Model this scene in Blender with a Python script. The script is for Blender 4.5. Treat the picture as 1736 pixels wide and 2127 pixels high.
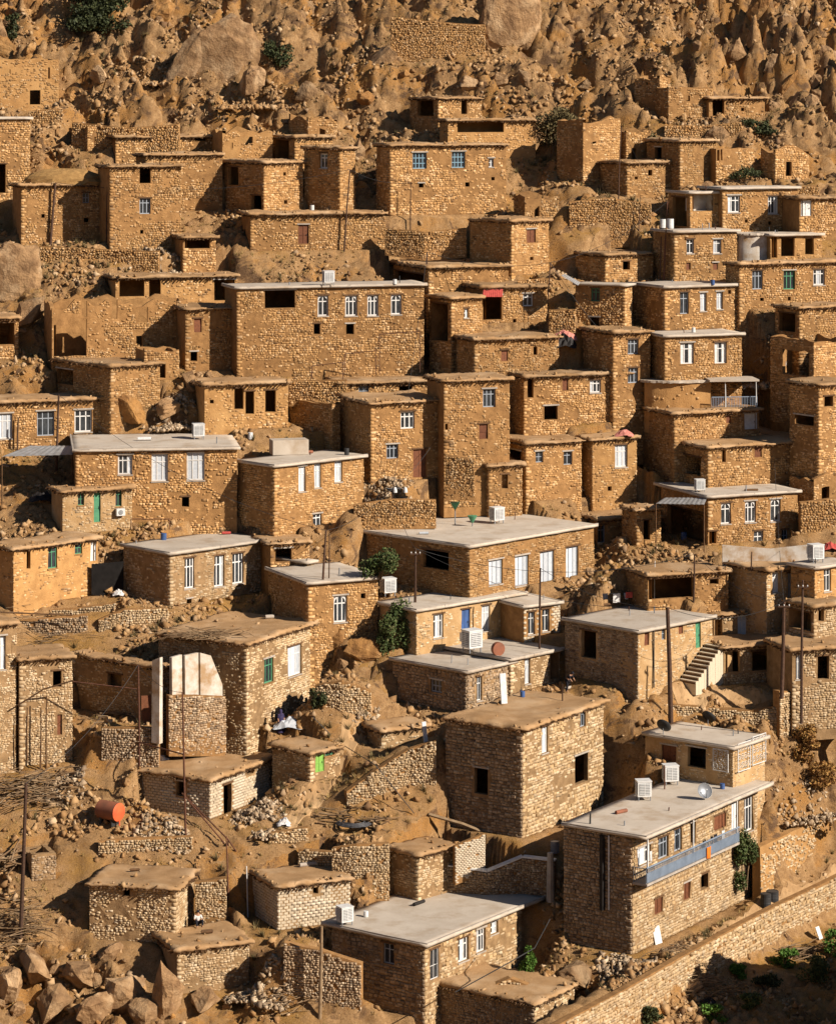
import bpy, bmesh, math, random
import numpy as np
from mathutils import Vector, Matrix, noise as mnoise

random.seed(7)
RNG = np.random.default_rng(7)
SC = bpy.context.scene
for o in list(bpy.data.objects):
    bpy.data.objects.remove(o)
COL = SC.collection

# ------------------------------------------------------------------ camera
F_PX, CX, HOR, IW, IH = 6000.0, 868.0, 200.0, 1736.0, 2127.0
cam_d = bpy.data.cameras.new('camera')
cam_d.sensor_fit = 'HORIZONTAL'
cam_d.sensor_width = 36.0
cam_d.lens = F_PX / IW * 36.0
cam_d.shift_y = -(IH / 2 - HOR) / IW
cam_d.clip_start = 1.0
cam_d.clip_end = 3000.0
cam = bpy.data.objects.new('camera', cam_d)
cam.rotation_euler = (math.pi / 2, 0, 0)
COL.objects.link(cam)
SC.camera = cam

# ------------------------------------------------------------------ daylight
SUN_AZ, SUN_EL = 30.0, 31.0          # degrees in front of due right / above the horizon
phi, el = math.radians(SUN_AZ), math.radians(SUN_EL)
SUN_DIR = Vector((math.cos(phi) * math.cos(el), -math.sin(phi) * math.cos(el), math.sin(el)))
world = bpy.data.worlds.new('World')
SC.world = world
world.use_nodes = True
wn = world.node_tree
sky = wn.nodes.new('ShaderNodeTexSky')
sky.sky_type = 'NISHITA'
sky.sun_disc = False
sky.sun_elevation = el
sky.sun_rotation = math.radians(90 + SUN_AZ)
sky.altitude = 2200
sky.dust_density = 0.6
bg = wn.nodes['Background']
bg.inputs['Strength'].default_value = 0.05
wn.links.new(sky.outputs[0], bg.inputs[0])
sun_d = bpy.data.lights.new('sun', 'SUN')
sun_d.energy = 5.0
sun_d.angle = math.radians(0.5)
sun_d.color = (1.0, 0.895, 0.775)
sun = bpy.data.objects.new('sun', sun_d)
sun.rotation_euler = (-SUN_DIR).to_track_quat('-Z', 'Y').to_euler()
sun.location = (60, 150, 80)
COL.objects.link(sun)
SC.view_settings.view_transform = 'Standard'
SC.view_settings.look = 'None'
SC.view_settings.exposure = 0.50
SC.view_settings.gamma = 1.0
SC.cycles.max_bounces = 5
SC.cycles.diffuse_bounces = 1

# ------------------------------------------------------------------ materials
MATS = {}
def mat(name, c1, c2=None, scale=2.0, rough=0.9, bump=0.0, bscale=12.0, island=None, objvar=0.0, c3=None, scale3=0.35,
        metallic=0.0, spec=0.2, bdist=0.05):
    """noise-mixed diffuse; island=list of colours picked per loose piece; objvar = brightness change per object"""
    m = bpy.data.materials.new(name)
    m.use_nodes = True
    nt = m.node_tree
    N, L = nt.nodes, nt.links
    b = N['Principled BSDF']
    b.inputs['Roughness'].default_value = rough
    b.inputs['Metallic'].default_value = metallic
    b.inputs['Specular IOR Level'].default_value = spec
    geo = N.new('ShaderNodeNewGeometry')
    pos = geo.outputs['Position']
    col = None
    def rgb(c):
        n = N.new('ShaderNodeRGB'); n.outputs[0].default_value = (*c, 1); return n.outputs[0]
    def nz(s, det=6, r=0.6):
        n = N.new('ShaderNodeTexNoise'); n.inputs['Scale'].default_value = s
        n.inputs['Detail'].default_value = det; n.inputs['Roughness'].default_value = r
        L.new(pos, n.inputs['Vector']); return n.outputs['Fac']
    def ramp(fac, lo, hi):
        n = N.new('ShaderNodeMapRange'); n.inputs['From Min'].default_value = lo; n.inputs['From Max'].default_value = hi
        L.new(fac, n.inputs['Value']); return n.outputs[0]
    def mix(f, a, bb, mode='MIX'):
        n = N.new('ShaderNodeMix'); n.data_type = 'RGBA'; n.blend_type = mode
        if isinstance(f, float): n.inputs[0].default_value = f
        else: L.new(f, n.inputs[0])
        L.new(a, n.inputs[6]); L.new(bb, n.inputs[7]); return n.outputs[2]
    if island:
        r = N.new('ShaderNodeValToRGB'); r.color_ramp.interpolation = 'LINEAR'
        e = r.color_ramp.elements
        e[0].position = 0; e[0].color = (*island[0], 1); e[1].position = 1; e[1].color = (*island[-1], 1)
        for i in range(1, len(island) - 1):
            x = e.new(i / (len(island) - 1)); x.color = (*island[i], 1)
        L.new(geo.outputs['Random Per Island'], r.inputs[0])
        col = r.outputs[0]
        if c2: col = mix(ramp(nz(scale), 0.45, 0.75), col, rgb(c2))
    else:
        col = rgb(c1)
        if c2: col = mix(ramp(nz(scale), 0.35, 0.65), col, rgb(c2))
    if c3: col = mix(ramp(nz(scale3, 4), 0.5, 0.68), col, rgb(c3))
    if objvar:
        oi = N.new('ShaderNodeObjectInfo')
        mr = N.new('ShaderNodeMapRange'); mr.inputs['To Min'].default_value = 1 - objvar; mr.inputs['To Max'].default_value = 1 + objvar
        L.new(oi.outputs['Random'], mr.inputs['Value'])
        h = N.new('ShaderNodeHueSaturation'); L.new(mr.outputs[0], h.inputs['Value']); L.new(col, h.inputs['Color'])
        col = h.outputs[0]
    L.new(col, b.inputs['Base Color'])
    if bump:
        bp = N.new('ShaderNodeBump'); bp.inputs['Strength'].default_value = bump; bp.inputs['Distance'].default_value = bdist
        L.new(nz(bscale, 8, 0.7), bp.inputs['Height']); L.new(bp.outputs[0], b.inputs['Normal'])
    MATS[name] = m
    return m

mat('mud_wall', (.49, .27, .10), (.36, .19, .068), 1.3, bump=.9, bscale=7, objvar=.16, c3=(.50, .285, .11), scale3=.5)
mat('mortar', (.37, .20, .076), (.24, .125, .046), 1.8, bump=.9, bscale=9, objvar=.16)
mat('stone', None, (.45, .255, .095), 1.0, bump=.6, bscale=14, objvar=.22,
    island=[(.54, .315, .13), (.27, .145, .056), (.61, .385, .18), (.45, .245, .092), (.16, .088, .04), (.68, .46, .245), (.51, .285, .11), (.34, .185, .074)])
mat('stone_grey', None, (.38, .255, .145), 1.0, bump=.6, bscale=14, objvar=.12,
    island=[(.43, .30, .18), (.22, .15, .09), (.52, .38, .24), (.34, .225, .13), (.15, .105, .07), (.60, .47, .32), (.39, .265, .15)])
mat('block', None, (.62, .52, .38), 1.5, bump=.4, bscale=16,
    island=[(.58, .47, .33), (.50, .40, .28), (.64, .54, .40), (.54, .43, .29)])
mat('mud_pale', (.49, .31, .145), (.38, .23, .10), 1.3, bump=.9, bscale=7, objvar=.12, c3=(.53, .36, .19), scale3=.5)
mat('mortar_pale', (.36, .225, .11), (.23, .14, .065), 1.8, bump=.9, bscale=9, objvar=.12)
mat('mud_roof', (.40, .245, .12), (.31, .18, .08), .8, bump=.8, bscale=5, objvar=.14, c3=(.46, .31, .175), scale3=.3)
mat('concrete', (.55, .475, .385), (.47, .395, .31), .5, bump=.35, bscale=9, objvar=.08, c3=(.41, .32, .23), scale3=.55)
mat('cement_edge', (.46, .40, .33), (.34, .29, .24), 2.0, bump=.3, objvar=.05)
mat('wood', (.16, .085, .04), (.09, .05, .025), 6, bump=.4, objvar=.25)
mat('branch', None, (.17, .10, .05), 3, bump=.3, island=[(.24, .15, .08), (.12, .075, .04), (.34, .24, .14), (.18, .11, .055)])
mat('pole_wood', (.10, .055, .035), (.055, .032, .022), 6, bump=.4, objvar=.25)
mat('rust_pipe', (.16, .07, .04), (.09, .04, .025), 6, rough=.7, objvar=.2)
mat('white_paint', (.74, .73, .70), (.60, .58, .54), 3, rough=.5, objvar=.06)
mat('blue_paint', (.24, .38, .46), (.17, .29, .37), 3, rough=.5)
mat('green_paint', (.10, .30, .16), (.07, .22, .13), 3, rough=.5)
mat('bright_green', (.26, .48, .10), (.18, .38, .08), 3, rough=.5)
mat('brown_paint', (.20, .075, .035), (.13, .05, .025), 5, rough=.6, objvar=.15)
mat('grey_paint', (.36, .39, .42), (.28, .31, .35), 3, rough=.5)
mat('plaster', (.64, .59, .52), (.50, .40, .29), 1.4, bump=.4, c3=(.40, .26, .14), scale3=.9)
mat('curtain', (.60, .62, .64), (.46, .50, .54), 5, rough=.7, objvar=.2)
mat('pane_glass', (.02, .024, .028), (.045, .05, .055), 3, rough=.12, spec=.6, objvar=.4)
mat('white_metal', (.72, .72, .70), (.58, .57, .54), 2, rough=.45)
mat('louvre', (.30, .31, .31), (.22, .22, .22), 4, rough=.5)
mat('grey_metal', (.33, .35, .37), (.25, .26, .28), 2, rough=.4, metallic=.4, objvar=.15)
mat('dark_metal', (.05, .05, .05), (.03, .03, .03), 2, rough=.5)
mat('blue_metal', (.06, .12, .30), (.05, .09, .2), 2, rough=.5)
mat('tin_sheet', (.42, .42, .42), (.30, .29, .27), 1.5, rough=.45, metallic=.3)
mat('path_dirt', (.45, .28, .135), (.37, .22, .10), .8, bump=.8, bscale=6, c3=(.50, .33, .17), scale3=.4)
mat('rail_blue', (.27, .33, .41), (.22, .27, .34), 2, rough=.5)
mat('red_tank', (.30, .11, .06), (.20, .085, .05), 1.5, rough=.7)
mat('red_end', (.78, .14, .05), (.62, .10, .04), 2, rough=.5)
mat('red_cloth', (.52, .09, .07), (.36, .06, .05), 4)
mat('pink_cloth', (.62, .25, .20), (.50, .18, .14), 4)
mat('orange_cloth', (.85, .22, .03), (.70, .16, .02), 4)
mat('black_cloth', (.022, .022, .03), (.012, .012, .018), 6)
mat('purple_cloth', (.05, .04, .10), (.03, .025, .06), 6)
mat('white_cloth', (.72, .70, .68), (.55, .53, .5), 6)
mat('skin', (.42, .23, .14))
mat('hose', (.09, .09, .095), (.05, .05, .055), 4, rough=.5)
mat('black_tarp', (.028, .024, .022), (.015, .013, .012), 2, rough=.6)
mat('rock', (.40, .24, .115), (.22, .125, .06), .9, bump=1.0, bscale=2.6, c3=(.50, .335, .185), scale3=.5, objvar=.2, bdist=.25)
mat('rock_orange', (.43, .22, .07), (.24, .115, .04), .9, bump=1.0, bscale=2.6, c3=(.50, .29, .12), scale3=.5, objvar=.16, bdist=.25)
mat('scree', None, (.36, .20, .08), .4, bump=.5, bscale=10,
    island=[(.40, .24, .105), (.25, .135, .055), (.48, .315, .16), (.34, .19, .075), (.16, .09, .045), (.55, .39, .23), (.37, .205, .08)])
mat('rubble_pale', None, None, bump=.5, bscale=10,
    island=[(.46, .33, .20), (.31, .21, .12), (.58, .46, .32), (.40, .28, .165), (.22, .155, .10), (.52, .39, .25)])
mat('dry_grass', None, None, island=[(.40, .27, .10), (.30, .19, .07), (.48, .34, .14), (.24, .16, .07)])
mat('leaf_dark', None, None, rough=.7, island=[(.05, .06, .022), (.025, .032, .014), (.075, .085, .03), (.04, .05, .02)])
mat('leaf_green', None, None, rough=.7, island=[(.075, .105, .03), (.04, .065, .02), (.12, .15, .05), (.055, .08, .022), (.15, .14, .06)])
mat('leaf_bright', None, None, rough=.7, island=[(.10, .20, .03), (.06, .13, .02), (.14, .24, .045)])
mat('leaf_olive', None, None, rough=.8, island=[(.16, .125, .055), (.10, .08, .035), (.21, .16, .07), (.13, .10, .045)])
mat('leaf_rust', None, None, rough=.8, island=[(.34, .17, .05), (.22, .10, .035), (.42, .24, .07), (.28, .15, .045)])

def ground_material():
    m = bpy.data.materials.new('hill_ground'); m.use_nodes = True
    nt = m.node_tree; N, L = nt.nodes, nt.links
    b = N['Principled BSDF']; b.inputs['Roughness'].default_value = .95; b.inputs['Specular IOR Level'].default_value = .1
    geo = N.new('ShaderNodeNewGeometry'); pos = geo.outputs['Position']
    def nz(s, det=6, r=.6, dist=0):
        n = N.new('ShaderNodeTexNoise'); n.inputs['Scale'].default_value = s; n.inputs['Detail'].default_value = det
        n.inputs['Roughness'].default_value = r; n.inputs['Distortion'].default_value = dist
        L.new(pos, n.inputs['Vector']); return n.outputs['Fac']
    def ramp(fac, lo, hi):
        n = N.new('ShaderNodeMapRange'); n.inputs['From Min'].default_value = lo; n.inputs['From Max'].default_value = hi
        L.new(fac, n.inputs['Value']); return n.outputs[0]
    def mix(f, a, bb):
        n = N.new('ShaderNodeMix'); n.data_type = 'RGBA'; L.new(f, n.inputs[0])
        for k, v in ((6, a), (7, bb)):
            if isinstance(v, tuple): n.inputs[k].default_value = (*v, 1)
            else: L.new(v, n.inputs[k])
        return n.outputs[2]
    dirt = mix(ramp(nz(.9), .35, .65), (.43, .255, .115), (.31, .175, .072))
    dirt = mix(ramp(nz(5, 8, .75), .5, .75), dirt, (.45, .28, .135))
    dirt = mix(ramp(nz(.16, 4), .5, .62), dirt, (.35, .19, .055))      # ochre dry-grass soil
    rock = mix(ramp(nz(1.3, 8, .7, .5), .38, .62), (.28, .155, .065), (.46, .28, .13))
    rock = mix(ramp(nz(.22, 4), .48, .6), rock, (.40, .20, .06))
    rock = mix(ramp(nz(.55, 5, .65, .8), .54, .62), rock, (.15, .085, .045))   # darker noise patches on the steep rock
    sx = N.new('ShaderNodeSeparateXYZ'); L.new(geo.outputs['True Normal'], sx.inputs[0])
    c = mix(ramp(sx.outputs['Z'], .74, .55), dirt, rock)
    c = mix(ramp(nz(9, 6, .8), .52, .62), c, (.20, .115, .05))
    c = mix(ramp(nz(13, 5, .8), .56, .68), c, (.50, .34, .19))
    L.new(c, b.inputs['Base Color'])
    bp = N.new('ShaderNodeBump'); bp.inputs['Strength'].default_value = 1.0; bp.inputs['Distance'].default_value = .16
    L.new(nz(2.6, 10, .75, .3), bp.inputs['Height'])
    bp2 = N.new('ShaderNodeBump'); bp2.inputs['Strength'].default_value = 1.0; bp2.inputs['Distance'].default_value = .07
    L.new(nz(11, 8, .8), bp2.inputs['Height']); L.new(bp.outputs[0], bp2.inputs['Normal']); L.new(bp2.outputs[0], b.inputs['Normal'])
    MATS['ground'] = m
ground_material()

# ------------------------------------------------------------------ object helpers
def tag(o, label=None, cat=None, group=None, kind=None):
    if label: o['label'] = label
    if cat: o['category'] = cat
    if group: o['group'] = group
    if kind: o['kind'] = kind
    return o

def empty(name, loc, rz=0.0):
    o = bpy.data.objects.new(name, None)
    o.empty_display_size = .3
    o.location = loc; o.rotation_euler = (0, 0, rz)
    COL.objects.link(o)
    return o

def link_mesh(name, me, parent=None, loc=(0, 0, 0), rot=(0, 0, 0)):
    o = bpy.data.objects.new(name, me)
    COL.objects.link(o)
    o.location = loc; o.rotation_euler = rot
    if parent: o.parent = parent
    return o

def mesh_np(name, V, Q, material, smooth=False):
    """V (n,3), Q (m,k) arrays -> mesh"""
    me = bpy.data.meshes.new(name)
    V = np.ascontiguousarray(V, dtype=np.float32); Q = np.ascontiguousarray(Q, dtype=np.int32)
    m, k = Q.shape
    me.vertices.add(len(V)); me.vertices.foreach_set('co', V.ravel())
    me.loops.add(m * k); me.loops.foreach_set('vertex_index', Q.ravel())
    me.polygons.add(m)
    me.polygons.foreach_set('loop_start', np.arange(0, m * k, k, dtype=np.int32))
    me.polygons.foreach_set('loop_total', np.full(m, k, dtype=np.int32))
    if smooth: me.polygons.foreach_set('use_smooth', np.ones(m, dtype=bool))
    me.update(calc_edges=True)
    me.materials.append(MATS[material])
    return me

BOXF = [(0, 3, 2, 1), (4, 5, 6, 7), (0, 1, 5, 4), (1, 2, 6, 5), (2, 3, 7, 6), (3, 0, 4, 7)]
class MB:
    """collects shapes in local coordinates and builds one mesh"""
    def __init__(s): s.v = []; s.f = []
    def quad(s, *p):
        n = len(s.v); s.v += [tuple(q) for q in p]; s.f.append(tuple(range(n, n + len(p)))); return s
    def hexa(s, p):
        n = len(s.v); s.v += [tuple(q) for q in p]; s.f += [tuple(n + i for i in f) for f in BOXF]; return s
    def box(s, x0, x1, y0, y1, z0, z1):
        return s.hexa([(x0, y0, z0), (x1, y0, z0), (x1, y1, z0), (x0, y1, z0), (x0, y0, z1), (x1, y0, z1), (x1, y1, z1), (x0, y1, z1)])
    def tube(s, pts, r, n=6, r1=None, cap=True):
        pts = [Vector(p) for p in pts]; m = len(pts); base = len(s.v)
        for i, p in enumerate(pts):
            d = (pts[min(i + 1, m - 1)] - pts[max(i - 1, 0)])
            if d.length < 1e-6: d = Vector((0, 0, 1))
            d.normalize()
            a = d.cross(Vector((0, 0, 1)))
            if a.length < .05: a = d.cross(Vector((1, 0, 0)))
            a.normalize(); b = d.cross(a)
            rr = r if r1 is None else r + (r1 - r) * i / max(1, m - 1)
            for k in range(n):
                t = 2 * math.pi * k / n
                s.v.append(tuple(p + a * (rr * math.cos(t)) + b * (rr * math.sin(t))))
        for i in range(m - 1):
            for k in range(n):
                k2 = (k + 1) % n
                s.f.append((base + i * n + k, base + i * n + k2, base + (i + 1) * n + k2, base + (i + 1) * n + k))
        if cap:
            s.f.append(tuple(base + k for k in range(n))[::-1]); s.f.append(tuple(base + (m - 1) * n + k for k in range(n)))
        return s
    def lathe(s, prof, n=16, M=None):
        base = len(s.v); M = M or Matrix()
        for (r, z) in prof:
            for k in range(n):
                t = 2 * math.pi * k / n
                s.v.append(tuple(M @ Vector((r * math.cos(t), r * math.sin(t), z))))
        for i in range(len(prof) - 1):
            for k in range(n):
                k2 = (k + 1) % n
                s.f.append((base + i * n + k, base + i * n + k2, base + (i + 1) * n + k2, base + (i + 1) * n + k))
        return s
    def build(s, name, material, parent=None, loc=(0, 0, 0), rot=(0, 0, 0), smooth=False):
        me = bpy.data.meshes.new(name)
        me.from_pydata(s.v, [], s.f); me.update()
        if smooth: me.polygons.foreach_set('use_smooth', [True] * len(me.polygons))
        me.materials.append(MATS[material])
        return link_mesh(name, me, parent, loc, rot)

# ------------------------------------------------------------------ survey helpers: sight lines from the viewpoint to the hillside
SLOPE, Y_TOP = 0.65, 285.0
def plane_z(y): return SLOPE * (y - Y_TOP)
def row_depth(py):
    t = (py - HOR) / F_PX
    return SLOPE * Y_TOP / (SLOPE + t)
def pt(px, py, Y):
    return Vector(((px - CX) / F_PX * Y, Y, -(py - HOR) / F_PX * Y))

# ------------------------------------------------------------------ numpy noise
_TAB = RNG.random((256, 256))
def vnoise(x, y, seed=0):
    x = x + seed * 17.31; y = y + seed * 9.73
    xi = np.floor(x).astype(int); yi = np.floor(y).astype(int)
    fx = x - xi; fy = y - yi
    fx = fx * fx * (3 - 2 * fx); fy = fy * fy * (3 - 2 * fy)
    a = _TAB[xi & 255, yi & 255]; b = _TAB[(xi + 1) & 255, yi & 255]
    c = _TAB[xi & 255, (yi + 1) & 255]; d = _TAB[(xi + 1) & 255, (yi + 1) & 255]
    return (a * (1 - fx) + b * fx) * (1 - fy) + (c * (1 - fx) + d * fx) * fy
def fbm(x, y, seed=0, oct=4):
    s = 0; a = .5
    for i in range(oct):
        s = s + a * (vnoise(x, y, seed + i * 3) - .5); x = x * 2.03; y = y * 2.03; a *= .5
    return s
def rocky(x, y, cell, seed, steep=1.0):
    """tumbled angular blocks: tallest of tilted cones around jittered points"""
    gx = x / cell; gy = y / cell
    xi = np.floor(gx).astype(int); yi = np.floor(gy).astype(int)
    best = np.full(x.shape, -9.0)
    for dx in (-1, 0, 1):
        for dy in (-1, 0, 1):
            cx = xi + dx; cy = yi + dy
            jx = _TAB[(cx * 3 + seed) & 255, (cy * 5 + seed * 7) & 255]; jy = _TAB[(cx * 7 + 31 + seed) & 255, (cy * 3 + 11) & 255]
            h = _TAB[(cx * 5 + 77) & 255, (cy * 7 + seed * 3) & 255]
            tx = _TAB[(cx + 13) & 255, (cy + 57 + seed) & 255] - .5; ty = _TAB[(cx + 101 + seed) & 255, (cy + 19) & 255] - .5
            ex = gx - (cx + jx); ey = gy - (cy + jy)
            d = np.maximum(np.abs(ex * .9 + ey * .3), np.abs(ey * .8 - ex * .4))
            v = h * .9 + (tx * ex + ty * ey) * 1.5 - np.maximum(0, d - .3) * 2.2 * steep
            best = np.maximum(best, v)
    return best * cell
# ------------------------------------------------------------------ houses: survey table
# (label, xF, y_wall_top, y_base, x_left_end, x_right_end, angle, roof, wall, openings front, openings left, options)
# xF is the near corner; the front wall runs from it to the right, the left wall runs from it to the left, both going back.
HS = []
def H(label, xF, yt, yb, xl, xr, rho, roof='mud', wall='stone', fw=(), lw=(), **k):
    HS.append(dict(label=label, xF=xF, yt=yt, yb=yb, xl=xl, xr=xr, rho=rho, roof=roof, wall=wall, fw=list(fw), lw=list(lw), **k))

# --- top of the hill
H('roofless mud-walled house at the far upper left under the orange cliff', -14, 118, 225, None, 122, 14, 'none', 'mud',
  [(8, 140, 22, 150, 'v'), (62, 186, 84, 216, 'v'), (100, 135, 104, 160, 'v')], ruin=.5, D=5)
H('tall narrow mud house with a whitish roof edge at the left margin', -30, 247, 415, None, 62, 12, 'concrete', 'stone',
  [(-6, 340, 12, 400, 'v')], D=6)
H('stone hut with a tiny window high above the long-eaved house', 910, 204, 278, 852, 1000, 30, 'mud', 'stone',
  [(958, 207, 970, 236, 'v')], [(868, 208, 900, 240, 'v')])
H('mud house with a dark open loggia stepping up behind the blue-windowed house', 930, 250, 330, 922, 1112, 10, 'mud', 'mud',
  [(950, 252, 1046, 274, 'v')])
H('broad stone house with two blue barred windows high on the slope', 810, 302, 448, 782, 1051, 14, 'mud', 'stone',
  [(857, 316, 886, 350, 'b'), (938, 314, 966, 348, 'b'), (1015, 328, 1025, 346, 'w'), (870, 380, 880, 389, 'v'), (966, 378, 975, 387, 'v'), (1020, 367, 1027, 374, 'v')], D=6)
H('ruined stone house with a broken top behind the grey thorn bush', 1211, 240, 375, 1157, 1288, 40, 'none', 'stone',
  [(1230, 285, 1238, 294, 'v')], ruin=1.2)
H('roofless ruin with a notched wall, highest on the right-hand slope', 1370, 148, 226, 1318, 1392, 48, 'none', 'stone', [], [(1341, 156, 1349, 174, 'v')], ruin=1.4, dy=1)
H('earthen house with a tiny window below the highest right-hand ruin', 1388, 178, 247, 1370, 1480, 18, 'none', 'stone',
  [(1425, 196, 1433, 208, 'v')], ruin=.4, D=4)
H('low mud house with a tall black doorway high on the right-hand slope', 1472, 204, 243, None, 1588, 14, 'mud', 'stone',
  [(1479, 203, 1504, 240, 'v'), (1539, 223, 1546, 230, 'v')], D=4, dy=1)
H('stone hut with a shaded left wall above the small square-windowed hut', 1412, 293, 388, 1344, 1486, 36, 'mud', 'stone',
  [], [(1360, 305, 1374, 332, 'v')])
H('collapsed stone enclosure with a narrow doorway beside the upper right hut', 1487, 302, 372, None, 1566, 12, 'none', 'stone',
  [(1488, 305, 1500, 330, 'v')], ruin=1.0, D=4)
H('small square-windowed stone hut above the grey-roofed house on the right', 1302, 338, 412, 1246, 1394, 32, 'mud', 'stone',
  [(1346, 352, 1354, 364, 'v'), (1318, 366, 1324, 372, 'v')])
# --- upper left group
H('stone house with a bulging straw-topped corner at the upper left', 44, 385, 508, None, 222, 10, 'mud', 'stone',
  [(172, 400, 185, 421, 'x'), (174, 452, 184, 461, 'v'), (86, 444, 93, 452, 'v')], D=6, mound=True)
H('tall stone house with one four-pane window at the upper left', 228, 346, 532, None, 376, 12, 'mud', 'stone',
  [(290, 346, 313, 380, 'v'), (290, 411, 313, 444, 'x'), (291, 477, 298, 485, 'v')], D=4.5)
H('stone house with a long overhanging roof behind the four-pane house', 303, 322, 440, 282, 462, 14, 'mud', 'stone', [], D=4, dy=1.5)
H('low mud building with a sagging pole roof below the upper rubble', 240, 285, 350, None, 455, 10, 'mud', 'stone', [(405, 264, 428, 292, 'v')], D=3.5, dy=1)
H('ruined mud room with a dark doorway below the brown rock slabs', 462, 262, 345, None, 566, 12, 'none', 'mud', [(500, 275, 525, 295, 'v'), (478, 290, 484, 305, 'v')], ruin=1.2, D=4)
H('stone house with a black doorway in its shaded left wall', 548, 338, 442, 462, 629, 38, 'mud', 'stone',
  [(588, 357, 594, 364, 'v'), (590, 415, 597, 423, 'v')], [(474, 346, 495, 384, 'v'), (522, 405, 543, 440, 'v')])
H('stone house with one tall white-edged window in its shaded wall', 706, 308, 438, 632, 738, 48, 'mud', 'stone',
  [], [(664, 318, 680, 349, 'w')])
H('low pole-roofed store behind the white-edged-window house', 612, 285, 350, 566, 690, 28, 'mud', 'stone', [], [(572, 290, 600, 330, 'v')], D=5)
H('long stone terrace house with one dark window below the upper middle houses', 520, 446, 522, None, 800, 6, 'mud', 'stone',
  [(620, 466, 641, 506, 'D')], D=4.5)
# --- upper right group
H('stone house with a white plastered recess under its grey roof', 1433, 402, 482, 1388, 1500, 16, 'concrete', 'mud',
  [(1438, 404, 1481, 438, 'P')], [(1396, 408, 1426, 470, 'v')], D=6, dy=-.6)
H('stone house with two tall windows under a flat grey roof at upper right', 1500, 393, 485, None, 1656, 14, 'concrete', 'stone',
  [(1511, 405, 1537, 441, 'w'), (1595, 406, 1616, 444, 'w'), (1547, 455, 1553, 462, 'v'), (1595, 459, 1602, 466, 'v')], D=6)
H('mud house with a tall white door at the right margin', 1660, 412, 500, None, 1760, 20, 'mud', 'stone',
  [(1663, 414, 1685, 448, 'W')], D=5)
H('grey-roofed stone house with a round plastered bay beside its windows', 1400, 483, 585, 1357, 1530, 22, 'concrete', 'stone',
  [(1426, 496, 1441, 526, 'w'), (1481, 496, 1498, 526, 'w'), (1425, 545, 1434, 560, 'D'), (1481, 545, 1491, 560, 'D')])
H('stone house end with an open porch beside the round plastered bay', 1600, 490, 560, None, 1706, 10, 'concrete', 'mud',
  [(1600, 492, 1614, 535, 'v'), (1622, 494, 1650, 532, 'v'), (1672, 494, 1690, 528, 'v')], D=4)
H('wide mud house with three barred windows at the right margin', 1535, 549, 642, 1507, 1752, 14, 'mud', 'stone',
  [(1562, 561, 1584, 601, 'x'), (1627, 561, 1651, 601, 'g'), (1689, 558, 1713, 592, 'w'), (1578, 618, 1586, 625, 'v'), (1636, 616, 1642, 624, 'v')], D=5.5)
H('low mud-roofed hut with one small window below the rubble terrace', 1257, 530, 588, 1196, 1356, 34, 'mud', 'stone',
  [(1294, 542, 1308, 560, 'v')])
H('reddish stone house with a grey window in its shaded wall', 1298, 594, 688, 1195, 1312, 66, 'concrete', 'stone',
  [], [(1227, 598, 1245, 626, 'g'), (1225, 658, 1244, 680, 'v')])
H('stone house with three slim windows under a pale grey roof', 1380, 598, 692, 1310, 1531, 26, 'concrete', 'stone',
  [(1412, 606, 1430, 652, 'x'), (1454, 607, 1467, 646, 'c'), (1488, 605, 1501, 642, 'c'), (1512, 602, 1518, 610, 'v')])
H('stone house with two bright white windows below a grey roof', 1380, 700, 788, 1336, 1540, 20, 'concrete', 'stone',
  [(1413, 711, 1441, 756, 'W2'), (1484, 710, 1509, 755, 'W2')])
H('tall mud house with two dark windows one above the other', 1273, 692, 862, 1208, 1350, 26, 'mud', 'stone',
  [(1304, 704, 1326, 736, 'x'), (1304, 763, 1325, 796, 'x')], dy=4)
H('wide mud-roofed stone house with two small windows and dark doorways', 1088, 783, 885, 1060, 1310, 12, 'mud', 'stone',
  [(1168, 785, 1180, 811, 'D'), (1225, 788, 1248, 816, 'w'), (1130, 842, 1158, 872, 'v'), (1096, 785, 1108, 826, 'v')], D=5, dy=3)
H('lower storey of the round-ended house, with a red shutter and white door', 1400, 860, 912, 1336, 1576, 16, 'mud', 'stone',
  [(1508, 863, 1518, 879, 'D'), (1546, 858, 1573, 892, 'W')], D=6.5, round=True, dy=3)
H('ragged stone wall house with a white dish beside it at the right', 1660, 640, 720, 1610, 1760, 28, 'mud', 'stone', [], [(1618, 648, 1652, 690, 'v')], D=5)
H('rough stone shelter under the white-dish house at the right margin', 1690, 700, 800, 1600, 1765, 36, 'none', 'stone', [], [(1625, 720, 1680, 780, 'v')], ruin=1.0, D=6)
H('stone house with a square hole at the right margin', 1700, 800, 905, 1640, 1765, 34, 'mud', 'stone', [(1712, 822, 1730, 845, 'v')], [(1650, 860, 1690, 885, 'v')])
H('big mud building with a recessed dark porch above the arched windows', 1470, 930, 1022, 1328, 1698, 26, 'mud', 'stone',
  [(1645, 927, 1661, 957, 'x'), (1567, 928, 1582, 950, 'D'), (1500, 935, 1507, 960, 'v')], [(1395, 938, 1455, 990, 'v')], dy=5.5)
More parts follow.
